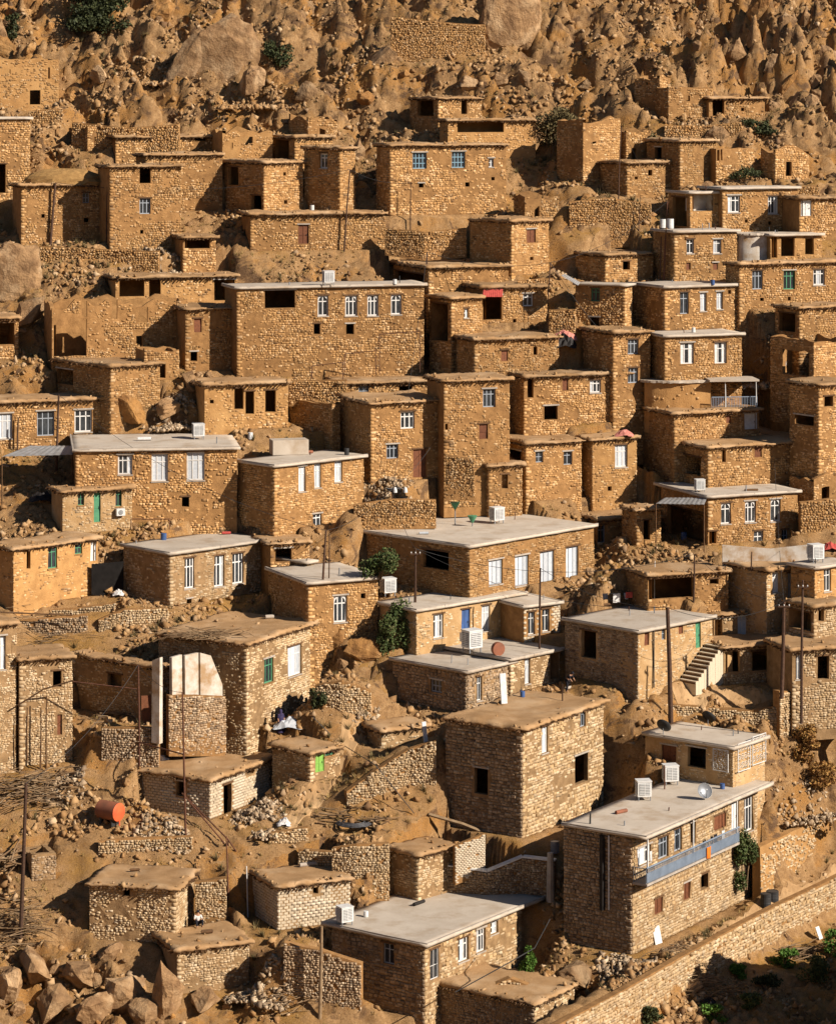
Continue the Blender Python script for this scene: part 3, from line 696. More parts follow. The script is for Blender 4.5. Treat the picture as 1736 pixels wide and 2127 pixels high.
Z = base_height(GX, GY)
fi = (np.abs(GX) < 60) & (GY > 176) & (GY < 320)
px_, py_ = GX[fi], GY[fi]
res = np.zeros(px_.shape); near_d = np.zeros(px_.shape)
for a in range(0, len(px_), 20000):
    d2 = (px_[a:a + 20000, None] - ctrl[None, :, 0]) ** 2 + (py_[a:a + 20000, None] - ctrl[None, :, 1]) ** 2
    w_ = 1.0 / (d2 + .6) ** 2
    w0 = 1.0 / (7.0 ** 4)
    res[a:a + 20000] = (w_ * cres[None]).sum(1) / (w_.sum(1) + w0)
    near_d[a:a + 20000] = np.sqrt(d2.min(1))
up = np.clip((py_ - 266) / 14, 0, 1)                        # bare rock takes over above the village
left = np.clip((-24 - px_) / 8, 0, 1) * np.clip((py_ - 236) / 6, 0, 1) * .55
low = np.clip((-14 - px_) / 5, 0, 1) * np.clip((199 - py_) / 4, 0, 1) * .6
ridge = np.clip((px_ - 22) / 10, 0, 1) * np.clip((py_ - 282) / 8, 0, 1)
rk = np.clip(up + left + low, 0, 1)
free = np.clip((near_d - .5) / 1.8, .3, 1)
wx = px_ + 2.5 * fbm(px_ / 6, py_ / 6, 5); wy = py_ + 2.5 * fbm(px_ / 6, py_ / 6, 9)
rel = fbm(px_ / 7, py_ / 7, 1) * 1.6 * free
rel += np.clip(free + .15, 0, 1) * (fbm(px_ / 1.6, py_ / 1.6, 2) * .5 + np.maximum(0, fbm(px_ / .7, py_ / .7, 4)) * .6)
big = rocky(wx + wy * .35, wy * .8, 4.4, 3, 1.2) * .60 + rocky(wx - wy * .2, wy, 1.7, 11, 1.5) * .48 + rocky(wx, wy, .75, 21, 1.7) * .5
sd = (wy * .75 + wx * .42 + 1.6 * fbm(px_ / 4, py_ / 4, 71)) / 2.6
fr_ = sd - np.floor(sd)
ledge = (np.where(fr_ < .72, fr_ / .72, (1 - fr_) / .28) - .5) * (1.1 + .9 * vnoise(np.floor(sd) * 1.7, wx / 5, 3))
sd2 = (wy * .9 + wx * .5 + 1.0 * fbm(px_ / 2, py_ / 2, 77)) / .95
f2_ = sd2 - np.floor(sd2)
ledge2 = (np.where(f2_ < .75, f2_ / .75, (1 - f2_) / .25) - .5) * .55
rel += free * rk * ((big - 2.0) * (0.7 + .9 * ridge) + ledge * 1.7 + ledge2 * 1.3)
rel += free * (1 - rk) * ledge2 * .8
mid = rocky(wx, wy, 1.0, 8, 1.4) * .45 + rocky(wx, wy, .6, 18, 1.4) * .35
rel += free * (1 - rk) * (mid - .4) * np.clip((fbm(px_ / 6, py_ / 6, 14) + .2) * 4, 0, 1)
edge = np.clip((60 - np.abs(px_)) / 10, 0, 1) * np.clip((py_ - 176) / 6, 0, 1) * np.clip((320 - py_) / 8, 0, 1)
Z[fi] += (res + rel) * edge
Z += np.where(fi, 0, fbm(GX / 30, GY / 30, 3) * 8 * np.clip((np.hypot(GX, GY - 240) - 90) / 60, 0, 1) * np.clip(GY / 60 - 1, 0, 1))
OCC = np.zeros(GX.shape, bool)
for h in HS:
    s, t = in_poly_local(h, GX, GY)
    ins = (s > .12) & (s < h['W'] - .12) & (t > .12) & (t < h['Dp'] - .12)
    Z[ins] = np.minimum(Z[ins], h['zb'] - .4)
    f, l, r, b = h['oh']
    out = (s > -l - .15) & (s < h['W'] + r + .15) & (t > -f - .15) & (t < h['Dp'] + b + .15)
    top = h['zt'] - (.15 if h['roof'] != 'none' else h.get('ruin', 0) + .3)
    Z[out] = np.minimum(Z[out], top)
    # nothing stands higher than the doorstep right in front of the two visible walls
    df = np.where((t <= .12) & (s > -.8) & (s < h['W'] + .3), -t, 99)
    if h['xl'] is not None: df = np.minimum(df, np.where((s <= .12) & (t > -.8) & (t < h['Dp'] * .92), -s, 99))
    lim = h['zb'] + .04 + .8 * np.maximum(0, df - .8)
    fr = df < 3.2
    Z[fr] = np.minimum(Z[fr], lim[fr])
    OCC |= out

def ground_z(x, y):
    x = np.asarray(x, float); y = np.asarray(y, float)
    i = np.clip(np.searchsorted(XS, x) - 1, 0, len(XS) - 2); j = np.clip(np.searchsorted(YS, y) - 1, 0, len(YS) - 2)
    fx = (x - XS[i]) / (XS[i + 1] - XS[i]); fy = (y - YS[j]) / (YS[j + 1] - YS[j])
    return (Z[i, j] * (1 - fx) + Z[i + 1, j] * fx) * (1 - fy) + (Z[i, j + 1] * (1 - fx) + Z[i + 1, j + 1] * fx) * fy
def occupied(x, y):
    i = np.clip(np.searchsorted(XS, x), 0, len(XS) - 1); j = np.clip(np.searchsorted(YS, y), 0, len(YS) - 1)
    return OCC[i, j]

nx, ny = len(XS), len(YS)
idx = np.arange(nx * ny).reshape(nx, ny)
Q = np.stack([idx[:-1, :-1], idx[1:, :-1], idx[1:, 1:], idx[:-1, 1:]], -1).reshape(-1, 4)
hill = link_mesh('hillside', mesh_np('hillside', np.stack([GX.ravel(), GY.ravel(), Z.ravel()], 1), Q, 'ground'))
tag(hill, kind='structure')

def roof_top(h): return h['zt'] + h['thick']
def cast(px, py, skip_roofs=False):
    """first point of roof or ground seen at a picture position"""
    Y = np.arange(176, 318, .1)
    x = (px - CX) / F_PX * Y; zr = -(py - HOR) / F_PX * Y
    surf = ground_z(x, Y)
    if not skip_roofs:
        for h in HS:
            if h['roof'] == 'none': continue
            s, t = in_poly_local(h, x, Y); f, l, r, b = h['oh']
            ins = (s > -l) & (s < h['W'] + r) & (t > -f) & (t < h['Dp'] + b)
            # only meet a roof from above
            surf = np.where(ins & (zr >= roof_top(h) - .35), np.maximum(surf, roof_top(h)), surf)
    hit = np.nonzero(zr <= surf)[0]
    i = hit[0] if len(hit) else len(Y) - 1
    return Vector((x[i], Y[i], surf[i]))

# ------------------------------------------------------------------ stonework
_c = np.array([(-1, -1, -1), (1, -1, -1), (1, 1, -1), (-1, 1, -1), (-1, -1, 1), (1, -1, 1), (1, 1, 1), (-1, 1, 1)], float) * .5
def stones_np(P, size):
    m = len(P)
    V = _c[None] * (1 + RNG.uniform(-.5, .2, (m, 8, 1))) + RNG.uniform(-.2, .2, (m, 8, 3))
    V = V * RNG.uniform(.4, 1.3, (m, 1, 3)) * size[:, None, None]
    q = RNG.normal(size=(m, 4)); q /= np.linalg.norm(q, axis=1)[:, None]
    w, x, y, z = q.T
    Rm = np.stack([1 - 2 * (y * y + z * z), 2 * (x * y - z * w), 2 * (x * z + y * w), 2 * (x * y + z * w), 1 - 2 * (x * x + z * z), 2 * (y * z - x * w),
                   2 * (x * z - y * w), 2 * (y * z + x * w), 1 - 2 * (x * x + y * y)], 1).reshape(m, 3, 3)
    V = np.einsum('mij,mkj->mki', Rm, V) + P[:, None]
    Qs = (np.arange(m) * 8)[:, None, None] + np.array(BOXF)[None]
    return V.reshape(-1, 3), Qs.reshape(-1, 4)
def stone_courses(L, z0, z1, k, openings, prof=None, keep=1.0, blocks=False, patch=None):
    """list of (s, z, w, h) of stones laid in rough courses, leaving the openings free"""
    out = []
    z = z0; row = 0
    while z < z1 - .05:
        hh = (.2 if blocks else random.uniform(.15, .30)) * k
        hh = min(hh, z1 - z + .02)
        n = int(L / (.18 * k)) + 3
        w = np.full(n, .4 * k) if blocks else RNG.uniform(.18, .52, n) * k
        e = np.concatenate([[0], np.cumsum(w)]) - (row % 2) * .2 * k * blocks - (0 if blocks else RNG.uniform(0, .2) * k)
        a, b = e[:-1], e[1:]
        a = np.maximum(a, -.03); b = np.minimum(b, L + .03)
        ok = b - a > .07
        s = (a + b) / 2; ww = b - a
        jz = np.zeros(n) if blocks else RNG.uniform(-.04, .04, n) * k
        zz = z + hh / 2 + jz
        h_ = np.full(n, hh) if blocks else hh * RNG.uniform(.8, 1.12, n)
        for (o0, o1, q0, q1) in openings:
            ok &= ~((s + ww * .42 > o0) & (s - ww * .42 < o1) & (zz + h_ * .42 > q0) & (zz - h_ * .42 < q1))
        if patch is not None: ok &= (fbm(s / 1.7 + patch, zz / 1.3 + patch * .37, 81, 3) < .07) | (RNG.random(n) < .22)
        if prof is not None: ok &= zz < prof(s)
        if keep < 1: ok &= RNG.random(n) < keep
        out.append(np.stack([s, zz, ww, h_], 1)[ok])
        z += hh; row += 1
    return np.concatenate(out) if out else np.zeros((0, 4))

SF = np.array([(4, 5, 6, 7), (0, 1, 5, 4), (1, 2, 6, 5), (2, 3, 7, 6), (3, 0, 4, 7)])
def stone_geo(S, P0, e, n, blocks=False, joint=.9, depth=(.025, .10)):
    """stones as bevel-faced lumps standing proud of a wall plane"""
    m = len(S)
    s, z, w, h = S.T
    w = w * (.96 if blocks else joint); h = h * (.93 if blocks else joint)
    d = RNG.uniform(.03, .045, m) if blocks else RNG.uniform(depth[0], depth[1], m)
    V = np.zeros((m, 8, 3))
    cs = np.array([-.5, .5, .5, -.5]); cz = np.array([-.5, -.5, .5, .5])
    for i in range(4):
        j1 = 0 if blocks else .10
        for lay in (0, 1):
            ins = 1.0 if lay == 0 else (.93 if blocks else .84)
            a = s + cs[i] * w * ins + RNG.uniform(-j1, j1, m) * w * (.6 if lay == 0 else 1)
            b = z + cz[i] * h * ins + RNG.uniform(-j1, j1, m) * h * (.6 if lay == 0 else 1)
            o = np.full(m, -.03) if lay == 0 else d * (1 if blocks else RNG.uniform(.6, 1.2, m))
            V[:, i + 4 * lay, 0] = P0[0] + e[0] * a + n[0] * o
            V[:, i + 4 * lay, 1] = P0[1] + e[1] * a + n[1] * o
            V[:, i + 4 * lay, 2] = b
    Qs = (np.arange(m) * 8)[:, None, None] + SF[None]
    return V.reshape(-1, 3), Qs.reshape(-1, 4)

STONE_T = {}
def stone_template(material, i):
    if (material, i) not in STONE_T:
        rr = np.random.default_rng(i + 50)
        v = []
        for lay in (0, 1):
            for cx_, cz_ in ((-.5, -.5), (.5, -.5), (.5, .5), (-.5, .5)):
                q = 1.0 if lay == 0 else .72
                v.append((cx_ * q + rr.uniform(-.08, .08), .3 if lay == 0 else -1.0 * rr.uniform(.7, 1.2), cz_ * q + rr.uniform(-.08, .08)))
        me = bpy.data.meshes.new('stone'); me.from_pydata(v, [], [tuple(int(q) for q in f) for f in SF]); me.update()
        me.materials.append(MATS[material + '_single']); STONE_T[(material, i)] = me
    return STONE_T[(material, i)]
mat('stone_single', (.46, .27, .105), (.31, .17, .065), 1.7, bump=.6, bscale=14, objvar=.35)
mat('stone_grey_single', (.42, .30, .185), (.29, .205, .13), 1.7, bump=.6, bscale=14, objvar=.34)
mat('stone_pale_single', (.52, .36, .19), (.42, .28, .14), 1.7, bump=.5, bscale=14, objvar=.22)
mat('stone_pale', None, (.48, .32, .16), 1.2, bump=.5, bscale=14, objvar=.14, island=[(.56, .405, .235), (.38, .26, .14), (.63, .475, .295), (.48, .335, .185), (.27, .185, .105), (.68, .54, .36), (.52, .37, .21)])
mat('block_single', (.56, .46, .32), (.49, .39, .27), 1.7, bump=.4, bscale=14, objvar=.12)

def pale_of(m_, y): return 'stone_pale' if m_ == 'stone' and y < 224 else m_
def lay_stones(S, P0, e, n, material, parent, single=0, blocks=False, depth=(.025, .10)):
    """build stonework on a wall plane: the largest pieces as objects, the rest as one joined part"""
    org = np.array(parent.location)
    if single:
        order = np.argsort(-(S[:, 2] * S[:, 3])); one = S[order[:single]]; S = S[order[single:]]
        ang = math.atan2(-n[0], n[1]) + math.pi            # local -y along the outward normal
        ang = math.atan2(n[1], n[0]) + math.pi / 2
        for i, (s, z, w, h) in enumerate(one):
            o = link_mesh('block' if blocks else 'stone', stone_template(material, i % 9), parent,
                          (P0[0] + e[0] * s - org[0], P0[1] + e[1] * s - org[1], z - org[2]), (0, 0, ang))
            o.scale = (w * .93, random.uniform(.03, .045) if blocks else random.uniform(.05, .11), h * .92)
    if len(S):
        V, Qs = stone_geo(S, P0, e, n, blocks, .95, depth)
        o = link_mesh('stonework', mesh_np('stonework', V - org, Qs, material), parent)
        o['kind'] = 'stuff'

# ------------------------------------------------------------------ window and door builders (local x along wall, -y outwards, origin at lower left)
def bars(mb, w, h, xs, zs, t, y0, y1):
    mb.box(0, t, y0, y1, 0, h); mb.box(w - t, w, y0, y1, 0, h)
    mb.box(t, w - t, y0, y1, 0, t); mb.box(t, w - t, y0, y1, h - t, h)
    for x in xs: mb.box(x - t * .4, x + t * .4, y0 + .004, y1 - .004, t, h - t)
    for z in zs: mb.box(t, w - t, y0 + .008, y1 - .008, z - t * .4, z + t * .4)
def opening_part(code, w, h, parent, loc, ang):
    rot = (0, 0, ang)
    frame = {'w': 'white_paint', 'w2': 'white_paint', 'a': 'white_paint', 'c': 'white_paint', 'C': 'grey_paint', 'b': 'blue_paint', 'g': 'green_paint',
             'g2': 'grey_paint', 'x': 'grey_paint', 'x2': 'grey_paint', 'W2': 'white_paint'}
    pane = {'c': 'curtain', 'C': 'curtain', 'W2': 'white_paint'}
    if code in frame:
        mb = MB()
        t = max(.05, min(.09, w * .09)) * (1.25 if code in 'acw' or code == 'w2' else 1)
        nb = 3 if w > 1.0 else 2
        xs = [w * i / nb for i in range(1, nb)]
        zs = [h * .7] if h > 1.0 else [h * .5]
        if code == 'b': xs = [w * i / 4 for i in (1, 2, 3)]; zs = [h * .33, h * .66]
        if code == 'C': zs = []
        bars(mb, w, h, xs, zs, t, .15, .22)
        o = mb.build('window', frame[code], parent, loc, rot)
        if code == 'a':                                          # arched head fan
            am = MB(); n = 8; r = w / 2
            for i in range(n):
                a0, a1 = math.pi * i / n, math.pi * (i + 1) / n
                p = [(r - r * math.cos(a) * q, z) for a, q in ((a0, 1), (a1, 1), (a1, .8), (a0, .8)) for z in (0,)]
                pts = []
                for y in (.12, .21):
                    for a, q in ((a0, 1.0), (a1, 1.0), (a1, .78), (a0, .78)):
                        pts.append((r - r * math.cos(a) * q, y, h * .74 + min(h * .26, r) * math.sin(a) * q))
                am.hexa(pts)
            am.build('arch', frame[code], o)
        cells = [0] + xs + [w]
        for i in range(len(cells) - 1):
            pm = MB().box(cells[i] + t * .3, cells[i + 1] - t * .3, .19, .197, t * .5, h - t * .5)
            m_ = pane.get(code, 'pane_glass')
            if code == 'w' and random.random() < .3 or code == 'W2' and i == 1: m_ = 'curtain' if code == 'w' else 'pane_glass'
            pm.build('pane', m_, o)
        if code not in ('x', 'x2'):
            MB().box(-.06, w + .06, -.06, .12, -.09, -.004).build('sill', 'cement_edge' if code in 'wcCa' else 'mortar', o)
        return o
    doors = {'W': 'white_paint', 'W3': 'white_paint', 'D': 'brown_paint', 'G': 'green_paint', 'L': 'bright_green', 'B': 'blue_metal'}
    if code in doors:
        mb = MB(); t = .05
        bars(mb, w, h, [w / 2] if w > .8 else [], [h * .45] if h > 1.2 else [], t, .08, .14)
        o = mb.build('door' if h > 1.3 else 'shutter', doors[code], parent, loc, rot)
        MB().box(t * .4, w - t * .4, .115, .135, t * .4, h - t * .4).build('panel', doors[code] if code != 'W3' else 'pane_glass', o)
        if h > 1.3: MB().box(w * .8, w * .8 + .04, .05, .1, h * .42, h * .5).build('handle', 'dark_metal', o)
        return o
    if code == 'P':                                              # plastered recess
        mb = MB()
        d = 1.3
        mb.quad((0, d, 0), (w, d, 0), (w, d, h), (0, d, h)); mb.quad((0, 0, 0), (0, d, 0), (0, d, h), (0, 0, h))
        mb.quad((w, 0, 0), (w, d, 0), (w, d, h), (w, 0, h)); mb.quad((0, 0, 0), (w, 0, 0), (w, d, 0), (0, d, 0))
        return mb.build('plastered_recess', 'plaster', parent, loc, rot)
    return None

# ------------------------------------------------------------------ house builder
def wall_grid(mb, P0, e, n, L, z0, z1, openings, org, ruin=0.0, th=.35, seed=0, amp=.05):
    ss = {0.0, L}; zs = {z0, z1}
    for (a, b, c, d) in openings:
        ss |= {max(0, a), min(L, b)}; zs |= {max(z0, c), min(z1, d)}
    def fill(v, step):
        v = sorted(v); out = []
        for a, b in zip(v[:-1], v[1:]):
            k = max(1, int(math.ceil((b - a) / step)))
            out += [a + (b - a) * i / k for i in range(k)]
        return out + [v[-1]]
    ss = fill(ss, .7); zs = fill(zs, .7)
    inside = lambda s, z: any(a - .001 < s < b + .001 and c - .001 < z < d + .001 for (a, b, c, d) in openings)
    cell = {}
    for i in range(len(ss) - 1):
        for j in range(len(zs) - 1):
            if not inside((ss[i] + ss[i + 1]) / 2, (zs[j] + zs[j + 1]) / 2): cell[(i, j)] = 1
    vid = {}
    def vert(i, j, lay):
        key = (i, j, lay)
        if key not in vid:
            s, z = ss[i], zs[j]
            if ruin:
                f = (z - z0) / (z1 - z0); z = z - ruin * f * f * ruin_cut(s, seed)
            o = amp * 2 * (vnoise(np.array(s * 1.3 + seed), np.array(z * 1.3), 1) - .5)
            if 0 < i < len(ss) - 1: pass
            else: o = 0
            o = float(o) - lay * th
            vid[key] = len(mb.v)
            mb.v.append((P0[0] + e[0] * s + n[0] * o - org[0], P0[1] + e[1] * s + n[1] * o - org[1], z - org[2]))
        return vid[key]
    cnt = {}
    for (i, j) in cell:
        q = [(i, j), (i + 1, j), (i + 1, j + 1), (i, j + 1)]
        mb.f.append(tuple(vert(a, b, 0) for a, b in q)); mb.f.append(tuple(vert(a, b, 1) for a, b in q[::-1]))
        for a, b in zip(q, q[1:] + q[:1]):
            k = (min(a, b), max(a, b)); cnt[k] = cnt.get(k, 0) + 1
    for (a, b), c in cnt.items():
        if c != 1: continue
        if a[0] == b[0] and a[0] in (0, len(ss) - 1): continue
        if a[1] == b[1] and a[1] == 0: continue
        mb.f.append((vert(*a, 0), vert(*b, 0), vert(*b, 1), vert(*a, 1)))
def ruin_cut(s, seed):
    return float(np.clip(.35 + 1.1 * fbm(np.array(s / 2.2 + seed * 3.1), np.array(seed * 1.7), 6, 3) + .5 * (vnoise(np.array(s / .6), np.array(seed + .5), 2) - .5), 0, 1))

def beam_mesh(h, org):
    mb = MB(); zt = h['zt']; f, l, r, b = h['oh']
    F2 = h['poly'][0]
    def row(P, e, n, L, oh):
        s = .1
        while s < L:
            p = P + e * s; rr = random.uniform(.04, .08); z = zt - .07 + random.uniform(-.05, .02)
            a = p - n * .2; q = p + n * (oh + random.uniform(-.12, .22)) + e * random.uniform(-.08, .08)
            mb.tube([(a.x - org.x, a.y - org.y, z - org.z), (q.x - org.x, q.y - org.y, z - org.z - random.uniform(0, .05))], rr, 5)
            s += random.uniform(.2, .42)
        for _ in range(int(L * 7)):
            s = random.uniform(-.1, L + .1); p = P + e * s; z = zt - random.uniform(-.04, .06)
            q = p + n * (oh + random.uniform(0, .28)) + e * random.uniform(-.2, .2); a = p + n * oh * .3
            mb.tube([(a.x - org.x, a.y - org.y, z - org.z), (q.x - org.x, q.y - org.y, z - org.z - random.uniform(-.02, .14))], random.uniform(.012, .028), 3, cap=False)
    row(F2, h['u'], -h['v'], h['W'], f)
    row(F2, h['v'], -h['u'], h['Dp'], l)
    return mb

def roof_mesh(h, org, idx):
    f, l, r, b = h['oh']; W, D = h['W'], h['Dp']
    mud = h['roof'] == 'mud'
    st = .3 if mud else .6
    a = np.linspace(-l, W + r, max(4, int((W + l + r) / st))); c = np.linspace(-f, D + b, max(4, int((D + f + b) / st)))
    A, C = np.meshgrid(a, c, indexing='ij')
    na, nc = A.shape
    ei = np.minimum(np.minimum(np.arange(na), na - 1 - np.arange(na))[:, None], np.minimum(np.arange(nc), nc - 1 - np.arange(nc))[None])
    jit = .12 if mud else .03
    edge = ei == 0
    A2 = A + np.where(edge, RNG.uniform(-jit, jit, A.shape), 0); C2 = C + np.where(edge, RNG.uniform(-jit, jit, A.shape), 0)
    wx_, wy_ = h['F'].x + A * h['u'].x + C * h['v'].x, h['F'].y + A * h['u'].y + C * h['v'].y
    T = h['thick']
    zt = h['zt'] + T + fbm(wx_ / 2.5, wy_ / 2.5, 7, 3) * (.42 if mud else .13)
    if mud: zt = zt - np.where(edge, RNG.uniform(.0, .12, A.shape), 0) + np.where(ei <= 2, RNG.uniform(-.02, .07, A.shape), 0)
    zb = h['zt'] + np.where(edge, RNG.uniform(-.07, .03, A.shape) if mud else RNG.uniform(-.012, .012, A.shape), 0) - (.02 if mud else .015)
    def world(z):
        return np.stack([h['F'].x + A2 * h['u'].x + C2 * h['v'].x, h['F'].y + A2 * h['u'].y + C2 * h['v'].y, z], -1).reshape(-1, 3)
    V = np.concatenate([world(zt), world(zb)]) - np.array(org)
    I = np.arange(na * nc).reshape(na, nc)
    q1 = np.stack([I[:-1, :-1], I[1:, :-1], I[1:, 1:], I[:-1, 1:]], -1).reshape(-1, 4)
    ring = np.concatenate([I[:, 0], I[-1, 1:], I[-2::-1, -1], I[0, -2::-1]])
    q2 = np.stack([ring[:-1], ring[:-1] + na * nc, ring[1:] + na * nc, ring[1:]], -1)
    return mesh_np('roof', V, np.concatenate([q1, q1[:, ::-1] + na * nc, q2]), 'mud_roof' if mud else 'concrete', smooth=False)

HOUSES = []
for idx_h, h in enumerate(HS):
    F = h['F']; F2 = Vector((F.x, F.y)); u, v, W, D = h['u'], h['v'], h['W'], h['Dp']
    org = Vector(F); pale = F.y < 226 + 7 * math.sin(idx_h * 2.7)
    root = empty('stone_house' if h['wall'] != 'mud' else 'mud_house', F)
    if h['wall'] == 'block': root.name = 'block_house'
    if h['roof'] == 'none': root.name = 'ruined_house'
    tag(root, h['label'], 'ruin' if h['roof'] == 'none' else 'house')
    gx = [F2 + u * (W * i / 8) - v * .5 for i in range(9)] + [F2 + v * (D * i / 8) - u * .5 for i in range(9)]
    glow = min(float(ground_z(q.x, q.y)) for q in (gx if h['xl'] is not None else gx[:9]))
    zs0 = max(h['zb'] - 3.6, min(h['zb'] - .2, glow - .1))
    z0, z1 = zs0 - .8, h['zt']
    ruin = h.get('ruin', 0)
    mbw = MB()
    k = (.60 if F.y < 215 else .68) + .10 * (.5 + .5 * math.sin(idx_h * 1.9))
    for side, ops, e, n, L in (('f', h['fw'], u, -v, W), ('l', h['lw'], v, -u, D)):
        rects = []
        wk = h.get('fwall' if side == 'f' else 'lwall', h['wall'])
        for (x0, y0, x1, y1, code) in ops:
            s0, _ = wall_hit(h, x0, (y0 + y1) / 2, side); s1, _ = wall_hit(h, x1, (y0 + y1) / 2, side)
            xm = (x0 + x1) / 2
            sl = abs(wall_hit(h, x1, 0, side)[0] - wall_hit(h, x0, 0, side)[0])
            t_ = ((y0 + y1) / 2 - HOR) / F_PX
            back = sl * (e.y)                                    # depth spanned by the opening
            dpx = t_ * abs(back) * F_PX / F.y
            _, za = wall_hit(h, xm, y1 - dpx / 2, side); _, zb_ = wall_hit(h, xm, y0 + dpx / 2, side)
            s0, s1 = min(s0, s1), max(s0, s1)
            s0 = max(.1, s0); s1 = min(L - .1, s1); za = max(za, h['zb'] - .2); zb_ = min(zb_, h['zt'] - .06)
            if s1 - s0 < .08 or zb_ - za < .08: continue
            if side == 'f': p = F2 + u * s0; ang = math.atan2(u.y, u.x)
            else: p = F2 + v * s1; ang = math.atan2(-v.y, -v.x)
            rects.append((s0, s1, za, zb_))
            opening_part(code, s1 - s0, zb_ - za, root, (p.x - F.x, p.y - F.y, za - F.z), ang)
            if s1 - s0 > .45 and code != 'P' and h['zt'] - zb_ > .16 and not h.get('ruin'):
                MB().box(-.14, s1 - s0 + .14, -.055 - random.random() * .03, .2, .003, .12).build('lintel', random.choice(['wood', 'wood', 'cement_edge']), root, (p.x - F.x, p.y - F.y, zb_ - F.z), (0, 0, ang))
        wall_grid(mbw, F2, e, n, L, z0, z1, rects, org, ruin, seed=idx_h + (0 if side == 'f' else .5))
        if side == 'l' and h['xl'] is None: continue
        grow = [(a - .05, b + .05, c - .05, d + .04) for a, b, c, d in rects]
        prof = None
        if ruin:
            sd = idx_h + (0 if side == 'f' else .5)
            prof = lambda s, sd=sd: np.array([z1 - .12 - ruin * ruin_cut(float(q), sd) for q in np.atleast_1d(s)])
        if wk == 'mud':
            S = stone_courses(L, zs0, z1 - .05, k, grow, prof, keep=.5)
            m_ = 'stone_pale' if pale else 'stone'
        else:
            S = stone_courses(L, zs0, z1 - .02, 1.0 if wk == 'block' else k * (1.4 if h.get('indiv') else 1), grow, prof, keep=1 if wk in ('block', 'stone_grey', 'stone_pale') else .94, blocks=wk == 'block', patch=idx_h * 7.3 if wk == 'stone' else None)
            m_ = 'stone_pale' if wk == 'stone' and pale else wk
        if wk in ('stone', 'stone_grey', 'stone_pale') and not ruin:
            zq = np.arange(zs0, z1 - .3, .27); wq = np.where(np.arange(len(zq)) % 2 == (0 if side == 'f' else 1), .52, .32) * RNG.uniform(.85, 1.15, len(zq))
            qs = np.stack([wq / 2 - .01, zq + .13, wq, np.full(len(zq), .25)], 1)
            keepm = np.ones(len(qs), bool)
            for (a_, b_, c_, d_) in grow: keepm &= ~((qs[:, 0] + qs[:, 2] / 2 > a_) & (qs[:, 1] > c_) & (qs[:, 1] < d_))
            S = S[S[:, 0] > .4]; S = np.concatenate([S, qs[keepm]])
        lay_stones(S, F2, e, n, m_, root, 150 if (h.get('indiv') or wk == 'block') else 0, wk == 'block', (.006, .03) if wk == 'mud' else ((.02, .07) if h.get('indiv') else (.012, .058)))
    wall_grid(mbw, F2 + u * W, v, u, D, z0, z1, [], org, ruin, seed=idx_h + .3)
    wall_grid(mbw, F2 + v * D, u, v, W, z0, z1, [], org, ruin, seed=idx_h + .7)
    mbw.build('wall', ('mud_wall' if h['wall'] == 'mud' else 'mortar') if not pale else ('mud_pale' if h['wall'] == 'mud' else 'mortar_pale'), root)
    if h['roof'] != 'none':
        ro = link_mesh('roof', roof_mesh(h, org, idx_h), root)
        if h['roof'] == 'mud':
            b_ = beam_mesh(h, org).build('eave_poles', 'wood', ro); b_['kind'] = 'stuff'
            m_ = int((W + D) * 2.2); ed = RNG.random(m_) < W / (W + D); tt = RNG.random(m_)
            ss_ = np.where(ed, tt * W, RNG.uniform(-.3, .1, m_)); cc_ = np.where(ed, RNG.uniform(-.35, .15, m_), tt * D)
            ex = RNG.random(m_) < .25; ss_ = np.where(ex, RNG.random(m_) * W, ss_); cc_ = np.where(ex, RNG.random(m_) * D, cc_)
            PP = np.stack([ss_ * u.x + cc_ * v.x, ss_ * u.y + cc_ * v.y, np.full(m_, h['H'] + h['thick'] + .03)], 1)
            V, Qs = stones_np(PP, .08 + .2 * RNG.random(m_) ** 2)
            e_ = link_mesh('edge_stones', mesh_np('edge_stones', V, Qs, 'scree'), ro); e_['kind'] = 'stuff'
    if h['roof'] == 'concrete' and W > 3:
        for q in range(random.randint(1, 3)):
            s_, c_ = random.uniform(.5, W - .5), random.uniform(.5, max(.6, D - .5)); hh = random.uniform(.25, .7)
            q_ = u * s_ + v * c_
            MB().tube([(0, 0, 0), (random.uniform(-.03, .03), 0, hh)], random.uniform(.035, .06), 6).build('vent_pipe', random.choice(['rust_pipe', 'dark_metal', 'grey_metal']), root, (q_.x, q_.y, h['H'] + .14))
        # raised kerb along the roof edges
        f_, l_, r_, b2 = h['oh']; ang_ = math.radians(h['rho']); zt_ = h['H'] + h['thick']
        kb = MB(); kb.box(-l_ + .02, W + r_ - .02, -f_ + .02, -f_ + .16, zt_ - .05, zt_ + .07); kb.box(-l_ + .025, -l_ + .15, -f_ + .16, D + b2 - .02, zt_ - .05, zt_ + .06)
        kb.build('roof_kerb', 'cement_edge', ro, rot=(0, 0, ang_))
    h['root'] = root
    HOUSES.append(root)

